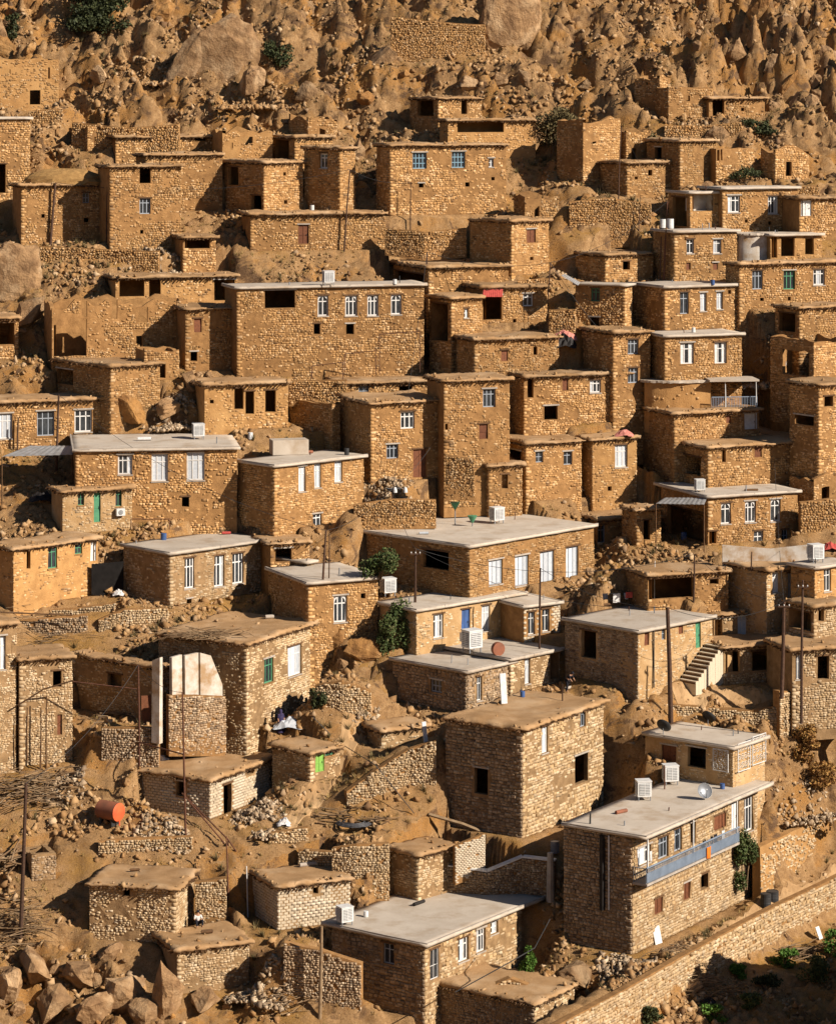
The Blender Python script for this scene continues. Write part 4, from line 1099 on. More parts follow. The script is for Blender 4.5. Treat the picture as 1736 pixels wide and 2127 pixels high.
# ------------------------------------------------------------------ free walls
for w in RW:
    P = w['P']
    root = empty('retaining_wall' if w['retain'] else 'stone_wall', (P[0][0], P[0][1], P[0][2]))
    if w['m'] == 'plaster': root.name = 'plaster_wall'
    tag(root, w['label'], 'wall')
    org = Vector(root.location); mb = MB(); cop = MB()
    for si, (a, b) in enumerate(zip(P[:-1], P[1:])):
        e = Vector((b[0] - a[0], b[1] - a[1])); L = e.length; e.normalize()
        n = Vector((e.y, -e.x))
        if n.y > 0 and abs(n.y) > .05: n = -n
        nseg = max(1, int(L / 1.0)); ruin = w.get('ruin', 0)
        prev = None
        for i in range(nseg + 1):
            f = i / nseg; x, y = a[0] + (b[0] - a[0]) * f, a[1] + (b[1] - a[1]) * f
            zt_ = a[3] + (b[3] - a[3]) * f - (ruin * .5 * ruin_cut(si * 7.0 + L * f, 3) if ruin else 0)
            zb_ = a[2] + (b[2] - a[2]) * f - 1.3
            bt = w['th'] * .25                                   # batter
            ring = [(x + n.x * bt, y + n.y * bt, zb_), (x, y, zt_), (x - n.x * w['th'], y - n.y * w['th'], zt_ - .02), (x - n.x * w['th'], y - n.y * w['th'], zb_)]
            ring = [tuple(Vector(q) - org) for q in ring]
            base = len(mb.v); mb.v += ring
            if prev is not None:
                for q in range(4):
                    q2 = (q + 1) % 4
                    mb.f.append((prev + q, base + q, base + q2, prev + q2))
            if i in (0, nseg): mb.f.append(tuple(base + q for q in range(4)))
            prev = base
        if w['m'] != 'plaster':
            z0, z1 = min(a[2], b[2]) - 1.2, max(a[3], b[3])
            prof = lambda s, a=a, b=b, L=L: a[3] + (b[3] - a[3]) * np.clip(s / L, 0, 1) - .08 - (np.array([ruin * .5 * ruin_cut(si * 7.0 + float(q), 3) for q in np.atleast_1d(s)]) if ruin else 0)
            S = stone_courses(L, z0, z1, (.9 if w.get('indiv') else .64), [], prof, keep=.35 if w.get('mudface') else .95, blocks=w['m'] == 'block')
            low_ok = S[:, 1] > (a[2] + (b[2] - a[2]) * S[:, 0] / L - 1.2)
            lay_stones(S[low_ok], Vector((a[0], a[1])) + n * (w['th'] * .12), e, n, pale_of(w['m'], a[1]), root, 50 if w.get('indiv') else 0, w['m'] == 'block')
            if not w.get('coping'):
                SS = stone_courses(L, 0, .3, 1.2, [], None)
                m_ = len(SS)
        if w.get('coping'):
            pts = []
            for (q, zz) in ((a, a[3]), (b, b[3])):
                for dz in (0, .1):
                    for o in (.08, -w['th'] - .08):
                        pts.append((q[0] + n.x * o - org.x, q[1] + n.y * o - org.y, zz + dz - org.z))
            cop.hexa([pts[0], pts[4], pts[5], pts[1], pts[2], pts[6], pts[7], pts[3]])
    mb.build('wall', 'plaster' if w['m'] == 'plaster' else ('mud_wall' if w.get('mudface') else 'mortar'), root)
    if w.get('coping'): cop.build('coping', 'white_paint', root)
# ------------------------------------------------------------------ rocks
def rock_mesh(i, material, sx=1, sy=1, sz=1, sub=1, npts=22):
    rr = random.Random(900 + i)
    bm = bmesh.new()
    for _ in range(npts):
        d = Vector((rr.gauss(0, 1), rr.gauss(0, 1), rr.gauss(0, 1))).normalized()
        m_ = max(abs(d.x), abs(d.y), abs(d.z))
        d = d * (.72 + .28 / m_ * .8) * rr.uniform(.85, 1.05)
        bm.verts.new((d.x * .5 * sx, d.y * .5 * sy, d.z * .5 * sz))
    bmesh.ops.convex_hull(bm, input=bm.verts)
    bmesh.ops.delete(bm, geom=[v for v in bm.verts if not v.link_faces], context='VERTS')
    bmesh.ops.triangulate(bm, faces=bm.faces)
    for s in range(sub):
        bmesh.ops.subdivide_edges(bm, edges=bm.edges, cuts=1, use_grid_fill=True)
        bmesh.ops.triangulate(bm, faces=bm.faces)
        for v in bm.verts:
            n_ = mnoise.noise(v.co * (3.5 * 1.9 ** s) + Vector((i * 7.7, 0, 0)))
            st_ = mnoise.noise(Vector((v.co.x * 2, v.co.y * 2, v.co.z * 14)) + Vector((i * 3.1, 0, 0)))
            v.co *= 1 + .10 / (s + .8) * n_ + .035 * st_
    me = bpy.data.meshes.new('boulder'); bm.to_mesh(me); bm.free()
    me.materials.append(MATS[material])
    return me
ROCKS = [rock_mesh(i, 'rock', *random.choice([(1, .8, .7), (1, 1, .85), (.8, .7, 1.1), (1.2, .7, .8)]), sub=3, npts=22) for i in range(10)]
ROCKS_O = [rock_mesh(30 + i, 'rock_orange', *random.choice([(1, .8, .8), (.7, .7, 1.2), (1.3, .7, .7)]), sub=3, npts=22) for i in range(6)]
SLABS = [rock_mesh(60 + i, 'rock', 1.0, .55, 1.05, sub=3, npts=60) for i in range(3)]
def boulder(p, size, label, group=None, orange=False, scale=(1, 1, 1), rot=None, sink=.3):
    o = link_mesh('boulder', random.choice(ROCKS_O if orange else (SLABS if size >= 5 else ROCKS)))
    o.rotation_euler = rot or (random.uniform(-.6, .6), random.uniform(-.6, .6), random.uniform(0, 6.28))
    o.scale = tuple(size * s for s in scale)
    o.location = (p.x, p.y, p.z + size * scale[2] * (.5 - sink) * .6)
    return tag(o, label, 'rock', group)

# named big rocks   (x, y of the foot, size m, stretch, rotation, label)
for (x, y, sz, sc_, rot, lab, orange) in [
    (462, 158, 8.6, (.95, .6, 1.1), (.15, .5, .2), 'largest smooth tilted rock slab on the upper slope', False),
    (392, 150, 6.2, (.5, .6, 1.25), (.1, .55, .4), 'dark-edged leaning slab left of the largest tilted slab', False),
    (524, 182, 4.4, (.6, .6, 1.0), (.1, .6, .1), 'smaller shadowed slab right of the largest tilted slab', False),
    (205, 168, 2.6, (1.2, .8, .8), None, 'pale boulder on the slope right of the roofless upper-left house', False),
    (975, 185, 2.6, (.9, .7, 1.1), (.1, .3, .3), 'upright boulder left of the leaning pair above the tiny-windowed hut', False),
    (1040, 180, 2.8, (.7, .7, 1.2), (.2, .2, .1), 'leaning boulder directly above the tiny-windowed stone hut', False),
    (1090, 172, 2.4, (.8, .7, 1.1), (.1, -.2, .1), 'rounded boulder right of the leaning boulder on the upper slope', False),
    (1062, 70, 6.2, (1.1, .7, 1.3), (.1, .2, .2), 'big grey slab right of the ruined orange wall', False),
    (760, 215, 2.2, (1, .8, 1.0), None, 'orange boulder perched over the dark hollow', True),
    (690, 195, 1.8, (1, .8, 1.0), None, 'small block beside the dark hollow on the upper slope', False),
    (28, 600, 5.0, (1.1, .8, 1.3), (0, .2, .1), 'tall pale outcrop at the left margin below the straw-topped house', False),
    (62, 665, 4.0, (1.0, .9, 1.2), None, 'pale outcrop left of the ragged slot-windowed ruin', False),
    (20, 705, 3.8, (1.3, .9, .9), None, 'low outcrop at the left margin beside the ragged ruin', False),
    (265, 880, 3.0, (1.3, .8, 1.1), None, 'yellowish outcrop right of the three-windowed mud house', True),
    (350, 860, 2.8, (1, .8, 1.1), None, 'pale outcrop above the long pale-roofed house', False),
    (395, 800, 2.4, (1, .8, 1.2), None, 'jagged outcrop beside the pillared mud house', False),
    (668, 1392, 2.2, (1.3, .8, .75), (0, 0, .1), 'smooth pale rock under the arched-window house, left of two', False),
    (712, 1398, 1.9, (.9, .8, .8), (0, .2, .4), 'smooth pale rock under the arched-window house, right of two', False),
    (690, 1350, 2.9, (1.3, .7, .9), None, 'broken rock ledge under the arched-window house', True),
    (760, 1365, 2.8, (1, .7, 1.1), None, 'orange rock buttress at the corner below the arched-window house', True),
    (345, 2100, 4.2, (.75, .7, 1.5), (.1, .15, .2), 'tall pointed boulder among the foreground rocks', False),
    (262, 2082, 3.6, (1.2, .8, 1.0), None, 'broad foreground boulder left of the tall pointed one', False),
    (232, 1990, 2.0, (1.1, .8, .9), None, 'small grey boulder standing above the foreground rocks', False),
    (70, 2020, 3.2, (1.2, .8, .9), None, 'angular foreground boulder near the left margin', False),
    (165, 2040, 3.2, (1.1, .9, .9), None, 'squat foreground boulder with a dark crevice below', False),
    (112, 2110, 3.4, (1, .9, 1.0), None, 'boulder at the lower left beside the black hollow', False),
    (18, 2070, 3.0, (.9, .9, 1.0), None, 'boulder cut by the left margin near the foot', False),
    (425, 2095, 3.0, (1.2, .8, .9), None, 'boulder below the stone terrace of the seated figure', False),
    (200, 2118, 3.0, (1, .8, 1.1), None, 'wedge-shaped boulder at the bottom edge', False),
    (300, 2122, 3.0, (1, .8, 1.0), None, 'pale boulder at the bottom edge beside the tall pointed one', False),
    (1440, 2060, 1.3, (1.1, .9, .8), None, 'round brown stone beside the branch heap at lower right', False),
    (1845, 2250, 16.0, (1.0, .9, 1.5), (0, 0, .3), 'unseen rock bluff added beyond the lower right corner to cast shade', False),  # unseen block, added only to shade the streamside corner
    (1200, 2040, 2.8, (1.2, .9, .8), None, 'brown earthy mound beside the rubble at the lower right', False)]:
    c = cast(x, y, True) if x < 1800 else Vector((39.0, 185.0, -62.0))
    boulder(c, sz, lab, None, orange, sc_, rot, sink=.25)
def scatter_boulders(n, xr, yr, smin, smax, label, group, orange=.2, power=2.5, test=None, strata=False, place=None):
    k = 0; tries = 0
    while k < n and tries < n * 30:
        tries += 1
        x = random.uniform(*xr); y = random.uniform(*yr)
        row = HOR - F_PX * float(ground_z(x, y)) / y; pxx = CX + F_PX * x / y
        if not (-30 < pxx < IW + 30 and -60 < row < IH + 40): continue
        if occupied(x, y) or occupied(x, y - 1.0) or occupied(x - .8, y) or occupied(x + .8, y): continue
        if test and not test(pxx, row): continue
        s = smin + (smax - smin) * random.random() ** power
        lb = label + (place(pxx, row) if place else '')
        boulder(Vector((x, y, float(ground_z(x, y)))), s, lb, group, random.random() < orange,
                (random.uniform(.55, .95), random.uniform(.7, 1.0), random.uniform(1.0, 1.7)) if strata else (random.uniform(.8, 1.3), random.uniform(.7, 1.1), random.uniform(.7, 1.2)),
                (random.uniform(-.2, .3), random.uniform(.35, .8), random.uniform(-.4, .5)) if strata else None, .62 if strata else .35)
        k += 1
scatter_boulders(95, (-45, 45), (272, 306), .8, 4.2, 'weathered boulder among the tumbled rocks above the village', 'boulders on the upper slope', .35, 2.2, None, True,
                 lambda px, r: ', left of the tilted slabs' if px < 380 else (', near the tilted slabs' if px < 640 else (', around the orange ruined wall' if px < 1100 else ', below the top right ridge')))
scatter_boulders(40, (20, 46), (284, 306), 1.2, 4.0, 'dark-creviced crag block on the top right ridge', 'crag blocks on the top right ridge', .1, 1.5, lambda px, r: r < (px - 1380) * 1.05, True)
scatter_boulders(26, (-46, -30), (284, 304), 1.2, 3.4, 'orange cliff block at the top left corner', 'cliff blocks at the top left', 1.0, 1.5, lambda px, r: px < 150 and r < 110, True)
scatter_boulders(36, (-40, 0), (188, 196), .5, 1.8, 'loose rock among the foreground boulders', 'loose rocks in the foreground', .15, 2.0, lambda px, r: px < 480 and r > 1960)
scatter_boulders(60, (-40, 40), (225, 272), .4, 1.5, 'loose rock lying on the bank between the houses', 'loose rocks between the houses', .25, 2.0, None, False,
                 lambda px, r: ', at the left' if px < 580 else (', in the middle' if px < 1160 else ', at the right'))

# scree and rubble: countless small stones over the whole slope
def slope_points(n, dens):
    out = []
    while sum(len(o) for o in out) < n:
        x = RNG.uniform(-46, 46, 60000); y = RNG.uniform(187, 309, 60000)
        z = ground_z(x, y); row = HOR - F_PX * z / y; px = CX + F_PX * x / y
        ok = (px > -20) & (px < IW + 20) & (row > -40) & (row < IH + 30) & ~occupied(x, y)
        ok &= RNG.random(60000) < dens(x, y, px, row)
        out.append(np.stack([x, y, z], 1)[ok])
    return np.concatenate(out)[:n]
PATH = [(700, 1600, 60), (650, 1670, 55), (590, 1715, 50), (740, 1530, 60), (760, 1490, 50), (620, 1740, 60), (700, 1690, 50), (1660, 1815, 50), (1600, 1850, 40), (1720, 1790, 50), (1500, 1945, 40), (170, 1880, 110), (90, 1800, 70), (280, 1950, 80), (850, 1720, 60), (1400, 1450, 60), (1550, 1430, 60)]
def dens(x, y, px, row):
    d = np.clip(.06 + 4.5 * (fbm(x / 5, y / 5, 33) + .03), .03, 1.2) + .08 * np.clip((y - 262) / 10, 0, 1)
    for a, b, r in PATH: d = d * np.where((px - a) ** 2 + (row - b) ** 2 < r * r, .12, 1)
    return d
P = slope_points(42000, dens)
size = .06 + .42 * RNG.random(len(P)) ** 3.4
P[:, 2] += size * .18
V, Qs = stones_np(P, size)
scree = link_mesh('scree', mesh_np('scree', V, Qs, 'scree'))
tag(scree, 'loose brown stones and rubble strewn over the hillside between the houses', 'rubble', kind='stuff')

# dry scrub tufts
def tufts(P, hgt, nb, name, material):
    m = len(P)
    P = np.repeat(P, nb, 0); hgt = np.repeat(hgt, nb); k = len(P)
    a = RNG.uniform(0, 6.28, k); lean = RNG.uniform(.1, .9, k) * hgt; wd = RNG.uniform(.015, .04, k)
    b0 = P + np.stack([np.cos(a) * .06, np.sin(a) * .06, -.03 + 0 * a], 1)
    tip = P + np.stack([np.cos(a) * lean, np.sin(a) * lean, hgt * RNG.uniform(.5, 1, k)], 1)
    side = np.stack([-np.sin(a) * wd, np.cos(a) * wd, 0 * a], 1)
    V = np.stack([b0 - side, b0 + side, tip], 1).reshape(-1, 3)
    return link_mesh(name, mesh_np(name, V, np.arange(k * 3).reshape(-1, 3), material))
P = slope_points(5200, lambda x, y, px, row: np.clip(3 * (fbm(x / 6, y / 6, 44) + .02), 0, 1))
tag(tufts(P, RNG.uniform(.12, .4, len(P)), 9, 'dry_grass', 'dry_grass'), 'dry yellow grass tufts growing on the banks', 'grass', kind='stuff')
P = slope_points(700, lambda x, y, px, row: np.clip(3 * (fbm(x / 8, y / 8, 54) - .02), 0, 1))
tag(tufts(P, RNG.uniform(.3, .8, len(P)), 26, 'thorn_scrub', 'leaf_olive'), 'low grey-green thorn scrub dotted over the slope', 'scrub', kind='stuff')

# ------------------------------------------------------------------ shrubs and trees
def leaf_cloud(lobes, n, size, droop=0.0):
    """n leaf quads spread through ellipsoid lobes (centre, radii)"""
    vol = np.array([r[0] * r[1] * r[2] for _, r in lobes]); pick = RNG.choice(len(lobes), n, p=vol / vol.sum())
    C = np.array([c for c, _ in lobes])[pick]; Rr = np.array([r for _, r in lobes])[pick]
    d = RNG.normal(size=(n, 3)); d /= np.linalg.norm(d, axis=1)[:, None]
    p = C + d * Rr * (RNG.random(n) ** .45)[:, None]
    clump = fbm(p[:, 0] * 2.2, p[:, 1] * 2.2 + p[:, 2] * 2.6, 61, 3)
    p = p[clump > -.16]; n = len(p)
    a = RNG.normal(size=(n, 3)); a /= np.linalg.norm(a, axis=1)[:, None]
    b = np.cross(a, RNG.normal(size=(n, 3))); b /= np.linalg.norm(b, axis=1)[:, None]
    s = size * RNG.uniform(.6, 1.4, n)[:, None]
    V = np.stack([p - a * s, p - b * s * .55, p + a * s, p + b * s * .55], 1).reshape(-1, 3)
    return V, np.arange(n * 4).reshape(-1, 4)
def shrub(name, label, p, w, h, mat_, n=900, leaf=.1, depth=None, cat='shrub', hang=False, group=None):
    root = empty(name, p); tag(root, label, cat, group)
    dp = depth or w * .7
    lobes = []
    for i in range(7):
        f = random.uniform(.08, .85)
        lobes.append(((random.uniform(-.32, .32) * w, random.uniform(-.3, .3) * dp, h * f), (w * random.uniform(.2, .34), dp * random.uniform(.25, .4), h * random.uniform(.16, .3))))
    V, Qs = leaf_cloud(lobes, int(n * 1.8), leaf * 1.15)
    link_mesh('foliage', mesh_np('foliage', V, Qs, mat_), root)
    mb = MB()
    for i in range(6):
        c, r = lobes[i]
        mb.tube([(random.uniform(-.1, .1) * w, 0, -.2), (c[0] * .5, c[1] * .5, c[2] * .5), (c[0], c[1], c[2] + r[2] * .6)], .05 * min(1, h), 5, .012)
    mb.build('stems', 'branch', root)
    return root
def shrub_at(label, x, y, wpx, hpx, mat_, n=900, leaf=.1, name='shrub', sr=False, **k):
    c = cast(x, y, sr); m_ = c.y / F_PX
    return shrub(name, label, c, wpx * m_, hpx * m_, mat_, n, leaf, **k)
shrub_at('large dark green thorn tree at the top left corner', 190, 62, 165, 95, 'leaf_dark', 4200, .16, name='thorn_tree', sr=True, cat='tree')
shrub_at('small dark bush clinging to the rock at the left top', 25, 80, 40, 55, 'leaf_dark', 500, .12, sr=True)
shrub_at('dark green bush right of the tilted rock slabs', 580, 135, 62, 50, 'leaf_dark', 900, .12, sr=True)
shrub_at('big grey-green thorn bush left of the broken-topped ruin', 1152, 325, 100, 105, 'leaf_olive', 2600, .11, sr=True)
shrub_at('small olive bush above the rubble terrace at the right', 1350, 320, 50, 45, 'leaf_olive', 500, .1, sr=True)
shrub_at('dark bush in the hollow below the black-doorway mud house', 1575, 285, 75, 40, 'leaf_dark', 900, .11, sr=True)
shrub_at('bare dark bush on the grey roof at upper right', 1545, 385, 70, 35, 'leaf_dark', 500, .1, sr=True)
shrub_at('tall leafy green shrub before the large flat-roofed house', 785, 1200, 75, 75, 'leaf_green', 1800, .1)
shrub_at('low green hedge bush along the porch of the large flat-roofed house', 905, 1206, 95, 36, 'leaf_green', 1300, .1)
shrub_at('dense green shrub filling the gap left of the blue-doored house', 822, 1348, 78, 100, 'leaf_green', 2600, .1)
shrub_at('little green bush by the pale rock outcrop', 664, 1472, 36, 46, 'leaf_dark', 500, .1)
shrub_at('round green tree at the right margin below the byre', 1712, 1528, 80, 84, 'leaf_green', 2600, .1, name='round_tree', cat='tree', sr=True)
shrub_at('rust-brown autumn shrub right of the grilled house, upper of two', 1665, 1585, 70, 70, 'leaf_rust', 1500, .1, sr=True)
shrub_at('rust-brown autumn shrub above the upper lane, lower of two', 1702, 1640, 85, 62, 'leaf_rust', 1500, .1, sr=True)
shrub_at('bright green bush at the end of the foreground house', 1096, 2034, 36, 72, 'leaf_bright', 1100, .08, sr=True)
for i, (x, y, w_, h_, m_, lab) in enumerate([
    (1625, 2010, 60, 40, 'leaf_bright', 'bright weedy bush below the stick bundle at lower right'),
    (1690, 2045, 85, 60, 'leaf_green', 'broad leafy bush near the lower right corner'),
    (1735, 1990, 50, 60, 'leaf_bright', 'green bush cut by the right margin near the foot'),
    (1590, 2060, 60, 35, 'leaf_dark', 'dark low bush left of the broad leafy bush'),
    (1560, 2095, 50, 32, 'leaf_green', 'small bush in the streamside shadow at lower right'),
    (1480, 2122, 70, 36, 'leaf_bright', 'bright bush at the bottom edge right of the branch heap'),
    (1345, 2126, 60, 34, 'leaf_dark', 'dark bush at the bottom edge below the branch heap'),
    (1530, 2030, 36, 26, 'leaf_bright', 'small weed clump under the long retaining wall')]):
    shrub_at(lab, x, y, w_, h_, m_, 900, .085, sr=True)
# ------------------------------------------------------------------ round-walled houses
def curved_building(name, label, path, y_top, roof, wallmat, m_stone=None, keep=.8, dy=0, oh=.35, cat='house', depth=4.5):
    """wall following a curved footprint; path = [(x, y_base)] left to right along the visible side"""
    P = [pt(x, y, row_depth(y) + dy) for x, y in path]
    zb = min(p.z for p in P); H_ = (path[len(path) // 2][1] - y_top) / F_PX * P[len(P) // 2].y
    zb = P[len(P) // 2].z
    pts = [Vector((p.x, p.y)) for p in P]
    # smooth the plan line
    for _ in range(3):
        q = [pts[0]]
        for a, b in zip(pts[:-1], pts[1:]): q += [a * .75 + b * .25, a * .25 + b * .75]
        pts = q + [pts[-1]]
    pts = pts + [pts[-1] + Vector((.6, depth)), pts[0] + Vector((.4, depth))]
    root = empty(name, (pts[0].x, pts[0].y, zb)); tag(root, label, cat); org = root.location
    mb = MB(); n = len(pts)
    zs = [zb - 1.5, zb + H_ * .33, zb + H_ * .66, zb + H_]
    for z in zs:
        for p in pts: mb.v.append((p.x - org.x, p.y - org.y, z - org.z))
    for j in range(len(zs) - 1):
        for i in range(n):
            i2 = (i + 1) % n
            mb.f.append((j * n + i, j * n + i2, (j + 1) * n + i2, (j + 1) * n + i))
    mb.build('wall', wallmat, root, smooth=False)
    if m_stone:
        for i in range(n - 3):
            e = pts[i + 1] - pts[i]; L = e.length
            if L < .15: continue
            e.normalize(); nn = Vector((e.y, -e.x))
            S = stone_courses(L, zb - .3, zb + H_, .75, [], None, keep=keep)
            if len(S): lay_stones(S, pts[i], e, nn, m_stone, root)
    c = sum(pts, Vector((0, 0))) / n
    rm = MB(); ring = [p + (p - c).normalized() * (oh + random.uniform(-.06, .06)) for p in pts]
    t = .24 if roof == 'mud_roof' else .16
    for z in (zb + H_ - .01, zb + H_ + t):
        for p in ring: rm.v.append((p.x - org.x, p.y - org.y, z - org.z + random.uniform(-.03, .03)))
    rm.f.append(tuple(range(n))[::-1]); rm.f.append(tuple(range(n, 2 * n)))
    for i in range(n):
        i2 = (i + 1) % n
        rm.f.append((i, i2, n + i2, n + i))
    rm.build('roof', roof, root)
    return root, zb + H_ + t, pts
curved_building('round_house', 'round-ended plastered upper room with a grey slab roof', [(1338, 846), (1352, 858), (1390, 864), (1440, 862), (1476, 855)], 795, 'concrete', 'mud_wall', 'stone', .05, dy=3.9)
curved_building('round_bay', 'round cream-plastered bay on the upper right roof terrace', [(1530, 530), (1540, 540), (1565, 543), (1590, 540), (1600, 534)], 488, 'concrete', 'plaster', None, dy=-.6, oh=.2, depth=2.5)

# ------------------------------------------------------------------ poles
def pole(label, xb, yb, xt, yt, r=.09, name='utility_pole', cat='pole', mat_='pole_wood', arm=0, sr=False, Y=None, lamps=False):
    b = cast(xb, yb, sr) if Y is None else pt(xb, yb, Y)
    h_ = (yb - yt) / F_PX * b.y; dx = (xt - xb) / F_PX * b.y
    root = empty(name, b); tag(root, label, cat)
    MB().tube([(0, 0, -.4), (dx * .5 + random.uniform(-.03, .03), 0, h_ * .5), (dx, 0, h_)], r, 8, r * .72).build('shaft', mat_, root)
    if arm:
        a = MB().box(-arm / 2, arm / 2, -.05, .05, -.05, .05).build('crossarm', mat_, root, (dx * .95, -.1, h_ * .95))
        for q in (-.42, 0, .42):
            MB().lathe([(.0, .05), (.04, .05), (.05, .1), (.03, .16), (0, .17)], 8).build('insulator', 'white_paint', a, (arm * q, 0, 0))
    if lamps:
        a = MB().tube([(-.7, 0, 0), (.3, 0, .05), (.75, 0, 0)], .03, 6).build('bracket', 'grey_metal', root, (dx + .3, 0, h_))
        for q in (-.1, .75):
            MB().lathe([(0, .12), (.1, .1), (.17, -.1), (.19, -.32), (0, -.34)], 10).build('lamp_head', 'white_metal', root, (dx + .3 + q, 0, h_ + .02))
    return b + Vector((dx, 0, h_))
T = {}
T['a'] = pole('leaning dark log pole against the straw-topped house', 104, 508, 115, 380, .13)
pole('dark log prop between the two tall upper-left houses', 222, 498, 224, 388, .12, Y=row_depth(508) - .6)
T['b'] = pole('dark pole with a guy wire below the black gap between upper houses', 714, 522, 727, 352, .08, sr=True)
T['c'] = pole('thin brown pole below the blue-windowed house', 852, 548, 853, 380, .06, sr=True)
T['d'] = pole('thin pole before the small square-windowed hut', 1284, 418, 1290, 262, .06, sr=True)
T['e'] = pole('tall pale pole in front of the grey-roofed upper right house', 1378, 588, 1386, 418, .09, mat_='rust_pipe', sr=True)
pole('shorter pole left of the tall pale pole at upper right', 1370, 586, 1373, 492, .07, sr=True)
T['f'] = pole('tall pole rising from the dark alley in the middle', 884, 748, 887, 558, .08, sr=True)
T['g'] = pole('pole at the right corner of the red awning house', 1136, 668, 1143, 552, .07, sr=True)
T['h'] = pole('tall rough pole at the left before the long pale-roofed house', 117, 978, 122, 822, .11)
pole('short rough post at the left before the three-windowed mud house', 36, 940, 38, 868, .08)
T['i'] = pole('dark street pole with two white lamp heads', 812, 1185, 815, 1026, .08, name='street_lamp', cat='street lamp', lamps=True)
T['j'] = pole('dark pole left of the large flat-roofed house', 670, 1205, 677, 1102, .09)
pole('thin second pole left of the large flat-roofed house', 683, 1202, 684, 1110, .05)
T['k'] = pole('tall straight pole in front of the tall leafy shrubs', 861, 1352, 863, 1142, 0.12, arm=.8, sr=True)
T['l'] = pole('thick tall pole before the stairway house', 1393, 1490, 1386, 1262, .19, Y=212.5)
T['m'] = pole('tall dark pole right of the stairway', 1623, 1440, 1628, 1250, .16, arm=.9, Y=216.5)
T['n'] = pole('thin very tall pole near the right margin', 1664, 1492, 1667, 1205, .11, arm=.8, Y=211.0)
T['o'] = pole('dark pole before the wide dark opening at right', 1440, 1252, 1442, 1153, .08)
pole('thin white pipe before the wide dark opening at right', 1359, 1246, 1360, 1165, .04, mat_='white_metal')
T['p'] = pole('tall dark pole on the grassy bank at the lower left', 42, 1958, 54, 1630, 0.15, sr=True)
T['q'] = pole('brown post by the collapsed room', 290, 1606, 287, 1385, .09, mat_='rust_pipe', sr=True)
T['r'] = pole('brown post by the block-walled house', 386, 1742, 379, 1440, .08, mat_='rust_pipe', sr=True)
pole('bent brown pipe at the foot of the sloping handrail', 474, 1872, 470, 1752, .06, mat_='rust_pipe', sr=True)
pole('white standpipe at the dark corner of the block hut', 515, 1906, 512, 1800, .05, mat_='white_metal', sr=True)
pole('rough log post under the corner of the foreground roof', 664, 2115, 668, 1925, .13, mat_='branch', sr=True)
pole('pale pipe on the left corner of the balcony house roof', 1216, 1668, 1216, 1588, .05, mat_='white_metal')
pole('short dark pipe stub on the balcony house roof', 1225, 1712, 1226, 1690, .07, mat_='dark_metal')
pole('thin vent pipe on the balcony house roof', 1380, 1640, 1380, 1590, .05, mat_='rust_pipe')
pole('thin pole on the terrace roof of the tall dark house', 1168, 1455, 1168, 1420, .05)
pole('thin dark pole before the white-doored house at right', 1560, 1180, 1561, 1150, .06)
pole('grey post in front of the small projecting mud room', 1326, 480, 1330, 408, .05, sr=True)
pole('right-hand gate post pillar beside the yard wall', 1143, 1870, 1143, 1775, .3, name='gate_pillar', cat='pillar', mat_='cement_edge', sr=True)
for i, (x, y0, y1, lab) in enumerate([(84, 1588, 1470, 'leftmost thin pipe on the stepped-pipe wall'), (56, 1570, 1470, 'thin pipe near the margin on the stepped-pipe wall'), (96, 1588, 1446, 'stout prop pole on the stepped-pipe wall')]):
    pole(lab, x, y0, x + 1, y1, .06, mat_='wood', Y=row_depth(1592) - .5)
def wire(label, a, b, sag=.8, r=.018, cat='cable'):
    pts = []
    for i in range(13):
        f = i / 12; p = a.lerp(b, f); pts.append((p.x - a.x, p.y - a.y, p.z - a.z - sag * 4 * f * (1 - f)))
    o = MB().tube(pts, r, 4, cap=False).build('overhead_wire', 'dark_metal', None, a)
    tag(o, label, cat)
wire('sagging wire from the stairway pole to the dark pole at right', T['l'], T['m'], 1.0)
wire('wire between the two tall poles near the right margin', T['m'], T['n'], .4)
wire('wire from the shrub pole to the stairway pole', T['k'], T['l'], 1.4)
wire('wire from the two-lamp street pole to the shrub pole', T['i'], T['k'], .7)
wire('wire from the dark alley pole to the awning house pole', T['f'], T['g'], .7)
wire('wire from the guyed pole to the thin brown pole', T['b'], T['c'], .5)
wire('long wire from the alley pole to the two-lamp street pole', T['f'], T['i'], 1.0)
wire('wire from the tall pale pole to the thin hut pole', T['e'], T['d'], .7)
wire('long wire from the leaning log pole to the guyed pole', T['a'], T['b'], 1.2)
wire('wire from the rough left pole to the dark pole by the flat roof', T['h'], T['j'], 1.5)
wire('wire from the dark pole by the flat roof to the two-lamp pole', T['j'], T['i'], .6)
wire('wire from the awning house pole to the tall pale pole', T['g'], T['e'], .9)
wire('wire from the shrub pole to the pole before the dark opening', T['k'], T['o'], 1.6)
wire('wire from the pole before the dark opening to the tall right pole', T['o'], T['m'], .8)
wire('wire from the grassy bank pole to the brown post', T['p'], T['q'], 1.0)
wire('wire between the two brown posts at lower left', T['q'], T['r'], .5)

T['s'] = pole('dark utility pole behind the blue-doored house', 1120, 1345, 1122, 1180, .09, Y=row_depth(1345) + 1)
T['t'] = pole('slim dark pole beside the red-doored house', 930, 1012, 932, 880, .08, sr=True)
T['u'] = pole('slim dark pole beside the round-ended house', 1332, 905, 1336, 770, .08, sr=True)
T['v'] = pole('leaning pole on the right-hand debris slope', 1600, 1010, 1606, 905, .08, sr=True)
wire('wire from the blue-doored house pole to the stairway pole', T['s'], T['l'], .8)
wire('wire from the red-doored house pole to the two-lamp pole', T['t'], T['i'], .6)
wire('wire from the round-ended house pole to the awning house pole', T['u'], T['g'], .9)
wire('wire from the debris slope pole to the tall right pole', T['v'], T['m'], 1.5)
wire('wire from the round-ended house pole to the debris slope pole', T['u'], T['v'], 1.0)
